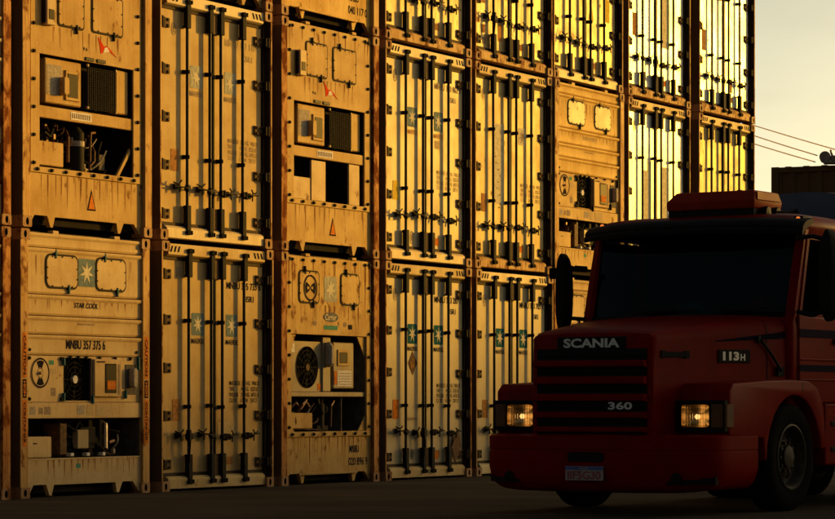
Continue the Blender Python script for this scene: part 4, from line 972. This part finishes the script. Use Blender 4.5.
for sgn in (-1, 1):
    fs = on_curve(.78, 1.19, .285, .395, 'fog_lamp_slot', 'black', sgn, bp, .012)
    O('fog_lamp', cached('fog', lambda: MB().revolve([(0, -.02), (.05, -.016), (.055, 0), (.04, .02)], (0, 0, 0), (0, 1, 0), 18).mesh('fog_lamp', 'trim')), bp, (.88 * sgn, .115, .34))
pl = O('licence_plate', MB().prism(rect(-.20, .20, .315, .445), 'y', -.022, -.012).mesh('licence_plate', 'plate', .003), truck)
B('plate_band', pl, -.198, .198, -.0245, -.021, .412, .443, 'plate_blue', 0); letter(pl, 'BRASIL', -.05, .05, .418, .436, -.026, 'plate', .02); letter(pl, 'IIF5G30', -.175, .175, .325, .402, -.0245, 'plate_ink', .03)
# cab
def cab_sec(z, hw, v0, v1, r=.12):
    pts = rrect(-hw, hw, v0, v1, r, 4); return [(x, y, z) for x, y in pts]
cb = O('cab_body', MB().loft([cab_sec(.98, 1.12, 1.96, 3.55, .05), cab_sec(1.2, 1.16, 1.94, 3.56, .05), cab_sec(1.70, 1.165, 1.93, 3.56, .06), cab_sec(1.845, 1.15, 1.95, 3.55, .06)]).mesh('cab_body', 'red'), truck)
def roof():
    return MB().loft([cab_sec(2.66, 1.10, 2.30, 3.50, .12), cab_sec(2.72, 1.125, 2.20, 3.53, .14), cab_sec(2.78, 1.12, 2.16, 3.53, .14), cab_sec(2.835, 1.07, 2.24, 3.50, .16), cab_sec(2.87, .92, 2.40, 3.38, .18), cab_sec(2.885, .6, 2.6, 3.2, .2)]).mesh('cab_roof', 'red')
O('cab_roof', roof(), truck)
for sgn in (-1, 1):
    O('windscreen_pillar', MB().loft([[(sgn * (1.155 - dx), v + dv, z) for dx, dv in ((0, 0), (.075, -.04), (.095, .02), (.01, .09))] for z, v in ((1.82, 1.99), (2.3, 2.13), (2.70, 2.26))]).mesh('windscreen_pillar', 'red'), truck)
    O('rear_pillar', MB().box(sgn * 1.04, sgn * 1.135, 3.10, 3.52, 1.83, 2.69).mesh('rear_pillar', 'red', .02, 2), truck)
    d = O('door', MB().prism([(2.06, 1.03), (3.08, 1.03), (3.08, 1.865), (3.03, 1.865), (3.03, 2.60), (2.30, 2.60), (2.14, 1.865), (2.03, 1.865), (2.03, 1.3)] , 'x', sgn * 1.168, sgn * 1.178).mesh('door', 'red', 0, smooth=False) if False else
          MB().box(sgn * 1.14, sgn * 1.18, 2.07, 3.08, 1.03, 1.855).mesh('door', 'red', .012, 2), truck)
    fr_ = MB()
    F = [(2.10, 1.85), (2.30, 2.645), (3.06, 2.645), (3.06, 1.85)]; I = [(2.17, 1.885), (2.345, 2.60), (3.00, 2.60), (3.00, 1.885)]
    for k in range(4):
        k2 = (k + 1) % 4; fr_.prism([F[k], F[k2], I[k2], I[k]], 'x', sgn * 1.10, sgn * 1.16)
    O('window_frame', fr_.mesh('window_frame', 'red', .004), d)
    O('window_pane', MB().prism(I, 'x', sgn * 1.122, sgn * 1.128).mesh('window_pane', 'glass', smooth=False), d)
    B('door_handle', d, min(sgn * 1.18, sgn * 1.205), max(sgn * 1.18, sgn * 1.205), 2.82, 3.0, 1.60, 1.65, 'trim', .006)
    for z, t in ((1.36, .032), (1.695, .04)):
        B('stripe', d, min(sgn * 1.180, sgn * 1.184), max(sgn * 1.180, sgn * 1.184), 2.072, 3.078, z - t, z + t, 'stripe', 0)
    B('crease', d, min(sgn * 1.178, sgn * 1.190), max(sgn * 1.178, sgn * 1.190), 2.08, 3.07, 1.435, 1.452, 'red', .004)
    B('crease', d, min(sgn * 1.178, sgn * 1.188), max(sgn * 1.178, sgn * 1.188), 2.08, 3.07, 1.24, 1.255, 'red', .004)
    # steps and side skirt
    sk = O('side_skirt', MB().box(sgn * 1.05, sgn * 1.215, 2.58, 3.50, .42, 1.02).mesh('side_skirt', 'red', .02, 2), truck)
    for z in (.55, .80): B('step', sk, min(sgn * 1.10, sgn * 1.225), max(sgn * 1.10, sgn * 1.225), 2.70, 3.35, z, z + .05, 'trim', .006)
    O('lettering', text_mesh('SCANIA', .035), sk, (sgn * 1.2165, 2.64 if sgn > 0 else 3.2, .90), (0, 0, R(90 * sgn)), (.55, 1, .075), 'red_light')
# cowl stripe along the bonnet sides, badge, latch and strap
for sgn in (-1, 1):
    mbs = MB(); vs = [.95, 1.3, 1.6, 1.9, 2.05]
    for a, b in zip(vs[:-1], vs[1:]):
        ta, tb = .005 + .032 * (a - .95) / 1.1, .005 + .032 * (b - .95) / 1.1
        mbs.face([(sgn * (hood_u(a) + .004), a, 1.60 + (a - .95) * .075 - ta), (sgn * (hood_u(b) + .004), b, 1.60 + (b - .95) * .075 - tb), (sgn * (hood_u(b) + .004), b, 1.60 + (b - .95) * .075 + tb), (sgn * (hood_u(a) + .004), a, 1.60 + (a - .95) * .075 + ta)])
    O('stripe', mbs.mesh('stripe', 'stripe', smooth=False), bon)
    slope = math.atan2(hood_u(1.4) - hood_u(1.0), .4)
    bd = O('model_badge', cached('badge', lambda: MB().box(0, .44, -.012, 0, 0, .125).mesh('model_badge', 'trim', .004)), bon, (sgn * (hood_u(.99 if sgn > 0 else 1.43) + .001), .99 if sgn > 0 else 1.43, 1.40), (0, 0, sgn * R(90) - sgn * slope))
    letter(bd, '113', .055, .28, .022, .105, -.014, 'silver', .05); letter(bd, 'H', .30, .365, .022, .085, -.014, 'silver', .03)
    O('bonnet_latch', cached('latch', lambda: MB().prism(rrect(-.16, .16, -.025, .025, .02), 'y', -.016, .004).box(-.19, -.13, -.02, .004, -.035, .035).box(.13, .19, -.02, .004, -.035, .035).mesh('bonnet_latch', 'trim', .004)), bon, (sgn * (hood_u(.42) + .001), .42, 1.47), (0, 0, sgn * R(90) - sgn * slope))
    O('bonnet_strap', cached(('strap', sgn), lambda: MB().tube([(sgn * (hood_u(1.55) + .02), 1.55, 1.62), (sgn * (hood_u(1.70) + .03), 1.70, 1.47), (sgn * (hood_u(1.85) + .03), 1.82, 1.33)], .016, 8).box(sgn * hood_u(1.5), sgn * (hood_u(1.5) + .03), 1.50, 1.56, 1.59, 1.66).box(sgn * hood_u(1.82), sgn * (hood_u(1.82) + .03), 1.76, 1.90, 1.28, 1.37).mesh('bonnet_strap', 'trim', .005)), bon)
def seam(v, wd, t, b):
    a_ = hood_sec(v - .006, wd + .003, t + .003, b); b_ = hood_sec(v + .006, wd + .003, t + .003, b)
    return MB().loft([a_, b_], 0, False, False).mesh('panel_gap', 'black')
O('panel_gap', seam(1.66, 1.035, 1.8285, 1.20), bon)
for sgn in (-1, 1):
    O('panel_gap', cached(('wgap', sgn), lambda: MB().box(sgn * 1.228, sgn * 1.2365, 2.015, 2.027, 1.13, 1.225).mesh('panel_gap', 'black')), truck)
    O('panel_gap', cached(('cgap', sgn), lambda: MB().box(sgn * 1.160, sgn * 1.1675, 2.052, 2.064, 1.05, 1.84).mesh('panel_gap', 'black')), truck)
# windscreen, wipers, visor
def screen_arc(z, vc, hw, bow, n=9): return [((-hw + 2 * hw * k / (n - 1)), vc + bow * (abs(-1 + 2 * k / (n - 1))) ** 2.4, z) for k in range(n)]
O('windscreen', MB().loft([screen_arc(1.845, 1.96, 1.10, .075), screen_arc(2.25, 2.06, 1.09, .07), screen_arc(2.70, 2.19, 1.065, .06)], 0, False, False).mesh('windscreen', 'glass'), truck)
O('windscreen_seal', MB().loft([[(p[0], p[1] - .012, p[2] - .02), (p[0], p[1] - .016, p[2] + .022), (p[0], p[1] + .02, p[2] + .02), (p[0], p[1] + .02, p[2] - .02)] for p in screen_arc(1.855, 1.96, 1.11, .075)]).mesh('windscreen_seal', 'trim'), truck)
for x, a in ((-.62, 4), (.28, 5)):
    O('wiper', MB().tube([(0, 0, 0), (.12, -.02, .03), (.62, -.012, .06)], .009, 6).box(.10, .78, -.014, .0, .05, .066).mesh('wiper', 'trim', .002), truck, (x, 1.945, 1.875))
def visor():
    secs = []
    for k in range(13):
        u = -1.2 + 2.4 * k / 12; e = abs(u) / 1.2; v = 1.90 + .20 * e ** 3.5; dz = -.035 * e ** 3
        secs.append([(u, v, 2.665 + dz), (u, v - .012, 2.70 + dz), (u, v + .01, 2.735 + dz), (u, v + .004, 2.745 + dz), (u, v + .03, 2.775 + dz), (u, v + .09, 2.812 + dz), (u, 2.34, 2.845 + dz), (u, 2.34, 2.80 + dz), (u, v + .05, 2.72 + dz)])
    return MB().loft(secs).mesh('sun_visor', 'trim')
O('sun_visor', visor(), truck)
# roof box with its lamps
def roof_box():
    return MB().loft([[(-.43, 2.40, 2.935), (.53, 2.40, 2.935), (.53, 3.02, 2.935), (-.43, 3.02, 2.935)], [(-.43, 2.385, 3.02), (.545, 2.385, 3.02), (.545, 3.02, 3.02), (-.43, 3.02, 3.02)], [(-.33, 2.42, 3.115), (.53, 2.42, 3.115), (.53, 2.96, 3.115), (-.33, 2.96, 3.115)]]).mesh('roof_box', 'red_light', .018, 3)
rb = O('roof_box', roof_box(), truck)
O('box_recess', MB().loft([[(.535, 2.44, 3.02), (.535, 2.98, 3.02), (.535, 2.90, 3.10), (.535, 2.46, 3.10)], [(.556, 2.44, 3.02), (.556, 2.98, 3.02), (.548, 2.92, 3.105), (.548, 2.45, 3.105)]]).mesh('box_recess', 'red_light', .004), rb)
B('box_base', rb, -.42, .52, 2.42, 3.0, 2.855, 2.94, 'black', .006)
for v in (2.62, 2.84): O('work_lamp', cached('wlamp', lambda: MB().revolve([(0, .05), (.055, .045), (.062, .03), (.06, 0), (.03, -.05), (0, -.05)], (0, 0, 0), (1, 0, 0), 18).mesh('work_lamp', 'black')), rb, (.545, v, 2.905))
O('air_horn', MB().revolve([(.012, 0), (.014, .2), (.03, .27), (.045, .29), (.03, .285)], (0, 0, 0), (.3, 1, 0), 14).mesh('air_horn', 'dark_steel'), truck, (.72, 2.5, 2.895))
for v in (-.2, .28): O('roof_stud', cached('stud', lambda: MB().cyl((0, 0, 0), (0, 0, .022), .03, n=10).mesh('roof_stud', 'trim', .004)), rb, (v, 2.6, 3.112))
for sgn in (-1, 1):
    mk = O('marker_lamp', cached('mk', lambda: MB().box(-.05, .05, -.11, .11, -.035, .03).mesh('marker_lamp', 'black', .01, 2)), truck, (sgn * 1.08, 2.36, 2.80)); O('marker_lens', cached('mkl', lambda: MB().revolve([(0, -.012), (.022, -.006), (.026, .01)], (0, 0, 0), (0, 1, 0), 12).mesh('marker_lens', 'amber_on')), mk, (.0 * sgn, -.112, 0))
# mirrors
def mirror_head(h, wd, dp):
    secs = []
    for k in range(13):
        t = .5 - .5 * math.cos(math.pi * k / 12); s_ = math.sqrt(max(.003, 1 - abs(2 * t - 1) ** 3.0)); secs.append([(x * s_, y * (.6 + .4 * s_), h * t) for x, y in ((-wd / 2, 0), (-wd / 4, -dp), (wd / 4, -dp), (wd / 2, 0), (wd / 2, .02), (-wd / 2, .02))])
    return MB().loft(secs).mesh('mirror_head', 'trim')
rm = O('mirror_arm', MB().tube([(-1.12, 2.02, 2.36), (-1.24, 1.96, 2.37), (-1.42, 1.92, 2.35)], .035, 8).box(-1.50, -1.38, 1.9, 1.96, 2.27, 2.38).mesh('mirror_arm', 'trim', .01), truck)
O('mirror_arm', MB().tube([(-1.12, 1.98, 1.86), (-1.35, 1.94, 1.88)], .02, 8).mesh('mirror_arm', 'trim'), truck)
O('mirror_head', mirror_head(.80, .19, .09), rm, (-1.34, 1.93, 1.72))
lm = O('mirror_arm', MB().tube([(1.14, 2.08, 2.60), (1.30, 2.08, 2.62), (1.44, 2.12, 2.58)], .022, 8).mesh('mirror_arm', 'trim'), truck)
O('mirror_arm', MB().tube([(1.16, 2.06, 1.90), (1.32, 2.06, 1.86), (1.44, 2.12, 1.92)], .022, 8).mesh('mirror_arm', 'trim'), truck)
O('mirror_head', mirror_head(.88, .24, .10), lm, (1.47, 2.12, 1.80))
# cab interior
inn = B('dashboard', truck, -1.05, 1.05, 2.06, 2.45, 1.80, 1.90, 'cloth', .03)
B('rear_wall', truck, -1.04, 1.04, 3.44, 3.50, 1.84, 2.68, 'cloth', .01)
for x in (-.62, .62): O('seat', cached('seat', lambda: MB().box(-.26, .26, 0, .16, -.2, .62).box(-.14, .14, .02, .12, .64, .84).box(-.26, .26, -.45, .0, -.2, -.06).mesh('seat', 'cloth', .05, 3)), truck, (x, 2.98, 1.78))
O('steering_wheel', MB().revolve([(.22, -.015), (.235, 0), (.22, .015), (.205, 0), (.22, -.015)], (0, 0, 0), (0, -.55, .8), 24).mesh('steering_wheel', 'trim'), truck, (.62, 2.52, 1.98))
O('dashboard_cloth', MB().loft([[(.16 * s_ * math.cos(a), .08 * s_ * math.sin(a), z) for a in [2 * math.pi * k / 10 for k in range(10)]] for s_, z in ((1, 0), (.95, .06), (.6, .12), (.1, .14))]).mesh('dashboard_cloth', 'teal_item'), truck, (-.02, 2.16, 1.895))
O('dashboard_cloth', MB().loft([[(.22 * s_ * math.cos(a), .08 * s_ * math.sin(a), z) for a in [2 * math.pi * k / 10 for k in range(10)]] for s_, z in ((1, 0), (.8, .07), (.45, .13), (.1, .16))]).mesh('dashboard_cloth', 'red_item'), truck, (.72, 2.20, 1.895))
# chassis, axle, wheels
for x in (-.42, .34): B('chassis_rail', truck, x, x + .08, .55, 6.6, .62, .88, 'trim', .006)
O('front_axle', MB().cyl((-1.0, 1.85, .50), (1.0, 1.85, .50), .06, n=12).box(-.5, .5, 1.78, 1.92, .36, .52).mesh('front_axle', 'trim', .01), truck)
B('sump', truck, -.30, .30, .6, 1.7, .38, .75, 'black', .03)
def tyre_mesh():
    mb = MB(); prof = [(.30, -.125), (.33, -.145), (.44, -.155), (.485, -.145), (.508, -.12), (.512, -.06), (.505, -.055), (.505, -.045), (.512, -.04), (.512, .04), (.505, .045), (.505, .055), (.512, .06), (.508, .12), (.485, .145), (.44, .155), (.33, .145), (.30, .125)]
    return mb.revolve(prof, (0, 0, 0), (1, 0, 0), 48).mesh('tyre', 'tyre')
def rim_mesh():
    mb = MB()
    mb.revolve([(.305, .135), (.315, .15), (.30, .155), (.285, .14), (.275, .09), (.26, .055)], (0, 0, 0), (1, 0, 0), 40)
    mb.revolve([(.26, .055), (.22, .035), (.17, .06), (.165, .07), (.11, .075), (.105, .12), (.06, .135), (0, .137)], (0, 0, 0), (1, 0, 0), 40)
    for k in range(10):
        a = 2 * math.pi * k / 10; p = (math.cos(a) * .14, math.sin(a) * .14); mb.cyl((.07, p[0], p[1]), (.105, p[0], p[1]), .018, n=6)
    for k in range(10):
        a = 2 * math.pi * (k + .5) / 10; p = (math.cos(a) * .225, math.sin(a) * .225)
        mb.cyl((.030, p[0], p[1]), (.046, p[0], p[1]), .034, n=12, m=1)
    return mb.mesh('rim', ['rim', 'black'])
def wheel(u, v, sgn, parent, z=.512):
    t = O('wheel', cached('tyre', tyre_mesh), parent, (u, v, z), None, (sgn, 1, 1)); O('rim', cached('rim', rim_mesh), t); return t
wheel(1.055, 1.85, 1, truck); wheel(-1.055, 1.85, -1, truck)
for v in (5.0, 6.3):
    for sgn in (-1, 1): wheel(sgn * 1.06, v, sgn, truck); wheel(sgn * .72, v, -sgn, truck)
    O('rear_axle', cached(('axle', v), lambda: MB().cyl((-1.0, v, .512), (1.0, v, .512), .09, n=12).mesh('rear_axle', 'trim')), truck)
B('fuel_tank', truck, .62, 1.15, 3.65, 4.35, .42, .98, 'alu', .06)
# ---------------------------------------------------------------- loaded trailer behind the cab
def local(u, v, z=0):
    c, s_ = math.cos(YAW), math.sin(YAW); return (TR_O[0] + u * c + v * s_, TR_O[1] - u * s_ + v * c, z)
trl = thing('trailer', 'trailer with a blue rounded tarpaulin load, behind the red cab', 'trailer', None, local(0, 4.6), -YAW)
def tarp():
    secs = []
    for k in range(25):
        v = k * .5; sag = .018 * math.sin(k * 1.7)
        secs.append([(-1.25, v, 1.35)] + [(1.25 * math.cos(math.pi - math.pi * j / 14) * (1 if 0 < j < 14 else 1), v, 2.55 + (.70 + sag) * math.sin(math.pi * j / 14) ** .75 if 0 < j < 14 else 2.55) for j in range(15)] + [(1.25, v, 1.35)])
    return MB().loft(secs).mesh('tarpaulin', 'tarp')
O('tarpaulin', tarp(), trl)
for k in (1, 5, 9, 13, 17, 21): O('tarpaulin_strap', cached(('strapT', 0), lambda: MB().loft([[(1.262 * math.cos(math.pi - math.pi * j / 14), y, 2.55 + .722 * math.sin(math.pi * j / 14) ** .75 if 0 < j < 14 else 2.55) for y in (0, .05)] for j in range(15)], 0, False, False).mesh('tarpaulin_strap', 'rubber')), trl, (0, k * .5, 0))
B('trailer_bed', trl, -1.24, 1.24, 0, 12, 1.18, 1.34, 'trim', .01)
for x in (-.5, .42): B('trailer_rail', trl, x, x + .08, 2.4, 12, .9, 1.18, 'trim', .006)
for v in (9, 10.3):
    for sgn in (-1, 1): wheel(sgn * 1.06, v, sgn, trl); wheel(sgn * .72, v, -sgn, trl)
for x in (-.6, .6): B('landing_leg', trl, x - .06, x + .06, 3.0, 3.12, .02, 1.18, 'trim', .008)
# ---------------------------------------------------------------- far right: dark stacked containers with a cable winch on top
M['far_dark'] = paint('far_container_paint', (.075, .052, .025), .8, .2, .4, .02, .02, 21)
M['far_grey'] = plain('winch_grey', (.16, .15, .13), .6, .2, .4, .3)
for i, lab in enumerate(('dark brown container on the ground far behind the truck', 'dark brown container stacked far behind the truck, against the yellow sky')):
    f = thing('dark_container', lab, 'container', 'dark containers in the far stack', (7.43, 58.6, i * 2.99), R(-28))
    def fside():
        mb = MB(); n_ = 20; secs = []
        pts = []
        for k in range(n_):
            x = .12 + k * .30
            pts += [(x, .03), (x + .08, .03), (x + .13, .075), (x + .22, .075)]
        pts = [(.1, .03)] + pts + [(5.96, .03), (5.96, 2.40), (.1, 2.40)]
        return mb.prism(pts, 'z', .05, 2.93).mesh('side_wall', 'far_dark', smooth=False)
    O('side_wall', cached('fside', fside), f)
    for x in (0, 6.06 - .16):
        for y in (0, 2.278): B('corner_post', f, x, x + .16, y, y + .16, .0, 2.98, 'far_dark', .006)
    for z in (.03, 2.86): B('side_rail', f, .16, 5.90, 0, .09, z, z + .11, 'far_dark', .005)
    B('roof', f,   .05, 6.0, .05, 2.4, 2.90, 2.965, 'far_dark', .005)
    for k in range(14): B('roof_rib', f, .3 + k * .4, .42 + k * .4, .02, 2.4, 2.966, 2.985, 'far_dark', .003)
WZ = 5.985
wn = thing('cable_winch', 'grey cable winch with round drum on top of the dark far container', 'winch', None, (8.40, 57.55, WZ), R(-10)); wn.scale = (.62, .62, .62)
B('winch_bed', wn, -.05, 2.0, .35, .95, 0, .07, 'far_grey', .01)
O('drum', MB().revolve([(0, -.26), (.17, -.26), (.19, -.24), (.19, -.20), (.10, -.18), (.10, .18), (.19, .20), (.19, .24), (.17, .26), (0, .26)], (0, 0, 0), (0, 1, 0), 24).mesh('drum', 'far_grey'), wn, (0.0, .65, .22))
B('gearbox', wn, .17, .52, .45, .85, .07, .27, 'far_grey', .03)
O('motor', MB().cyl((.42, .62, .26), (.95, .62, .28), .14, n=16).cyl((.95, .62, .28), (1.05, .62, .28), .17, n=16).mesh('motor', 'far_grey', .015), wn)
O('brake_lever', MB().tube([(.24, .5, .26), (.20, .48, .36), (.19, .48, .46)], .035, 8).mesh('brake_lever', 'far_grey'), wn)
O('housing', MB().revolve([(0, -.2), (.26, -.18), (.30, 0), (.26, .18), (0, .2)], (0, 0, 0), (0, 1, 0), 20).mesh('housing', 'far_grey'), wn, (.78, .66, .30))
# three cables running from the winch and beyond behind the stack
def rope(name, c):
    m, n, l, b = new_mat(name); n.remove(b); o = n['Material Output']
    d = n.new('ShaderNodeBsdfDiffuse'); d.inputs[0].default_value = (*c, 1); t = n.new('ShaderNodeBsdfTranslucent'); t.inputs[0].default_value = (*c, 1)
    mx = n.new('ShaderNodeMixShader'); mx.inputs[0].default_value = .55; l.new(d.outputs[0], mx.inputs[1]); l.new(t.outputs[0], mx.inputs[2]); l.new(mx.outputs[0], o.inputs[0]); return m
M['cable'] = rope('pale_fibre_rope', (.80, .66, .36))
def px(x, y, Z): return Vector(((x - 417.5) / 2789.1 * Z, Z, CAM_H - (y - 402.62) / 2789.1 * Z))
cab_pts = (((700, 108), 75, (860, 156.5), 57, 'uppermost of the three thin cables, passing above the winch'), ((700, 116.5), 75, (817, 155.5), 57.8, 'middle of the three thin cables running down to the winch'), ((700, 125.5), 75, (815, 162.0), 57.8, 'lowest of the three thin cables running down to the winch'))
for (a, Za, b, Zb, lab) in cab_pts:
    p, q = px(*a, Za), px(*b, Zb); pts = []
    for k in range(17):
        t = k / 16; r_ = p.lerp(q, t); r_.z -= .25 * 4 * t * (1 - t) * .12; pts.append(r_)
    c_ = O('cable', MB().tube(pts, .014, 6).mesh('cable', 'cable')); c_['label'] = lab; c_['category'] = 'cable'; c_['group'] = 'thin cables at the far right'
# ---------------------------------------------------------------- off to the right: unseen blockers added to throw the shade
M['shed'] = plain('shed_cladding', (.30, .26, .22), .7, .1, .4, .3, 2); M['shed_roof'] = plain('shed_roof', (.18, .17, .16), .6, .2, .4, .3, 2)
SU = Vector((math.sin(R(SUN_AZ)), math.cos(R(SUN_AZ)), 0)); SV = Vector((-SU.y, SU.x, 0))
def st(s, t, z=0): v = SU * s + SV * t; return (v.x, v.y, z)
sh = thing('blocker', 'added unseen long pale warehouse beyond the right edge of the photo', 'blocker', None, tuple(Vector(wall(-14)) + SU * 112), TH)  # unseen block added to dim the bottom row
SH = 15.5
B('wall', sh, 0, 70, -25, 0, 0, SH - .3, 'shed', 0); O('roof', MB().prism([(-25.4, SH - .3), (.4, SH - .3), (-12.5, SH + .2)], 'x', -.3, 70.3).mesh('roof', 'shed_roof', smooth=False), sh)
for k in range(8): B('loading_door', sh, 3 + k * 8.4, 7.2 + k * 8.4, -.02, .06, 0, 4.6, 'shed_roof', .02)
bx_ = thing('shade_trailer', 'unseen container on a trailer, added to shade the truck, beyond the right edge of the photo', 'trailer', None, st(33.5, 12.2), math.atan2(SV.y, SV.x))  # unseen, added to keep low sun off the truck
B('container_body', bx_, 0, 12.6, -2.44, 0, 1.25, 4.12, 'side', .02); B('chassis', bx_, .1, 12.5, -1.7, -.7, .9, 1.24, 'trim', .01)
for x in (1.0, 2.3, 9.8, 11.1):
    for y in (-.28, -2.15): t_ = O('wheel', CACHE['tyre'], bx_, (x, y, .512), (0, 0, R(90))); O('rim', CACHE['rim'], t_)

# added to cut the sky light: the long unseen shed behind the photographer
M['brick'] = plain('dark_shed_brick', (.075, .05, .038), .85, 0, .2, .3, 2)
bs = thing('sky_blocker_shed', 'added unseen long dark brick shed behind the photographer, outside the photo', 'shed', None, (-70, -14, 0), 0)
B('wall', bs, 0, 150, -20, 0, 0, 17, 'brick', 0); O('roof', MB().prism([(-20.5, 17), (.5, 17), (-10, 20)], 'x', -.5, 150.5).mesh('roof', 'shed_roof', smooth=False), bs)
for k in range(14): B('loading_door', bs, 4 + k * 10.4, 9 + k * 10.4, -.02, .05, 0, 5, 'shed_roof', .02)
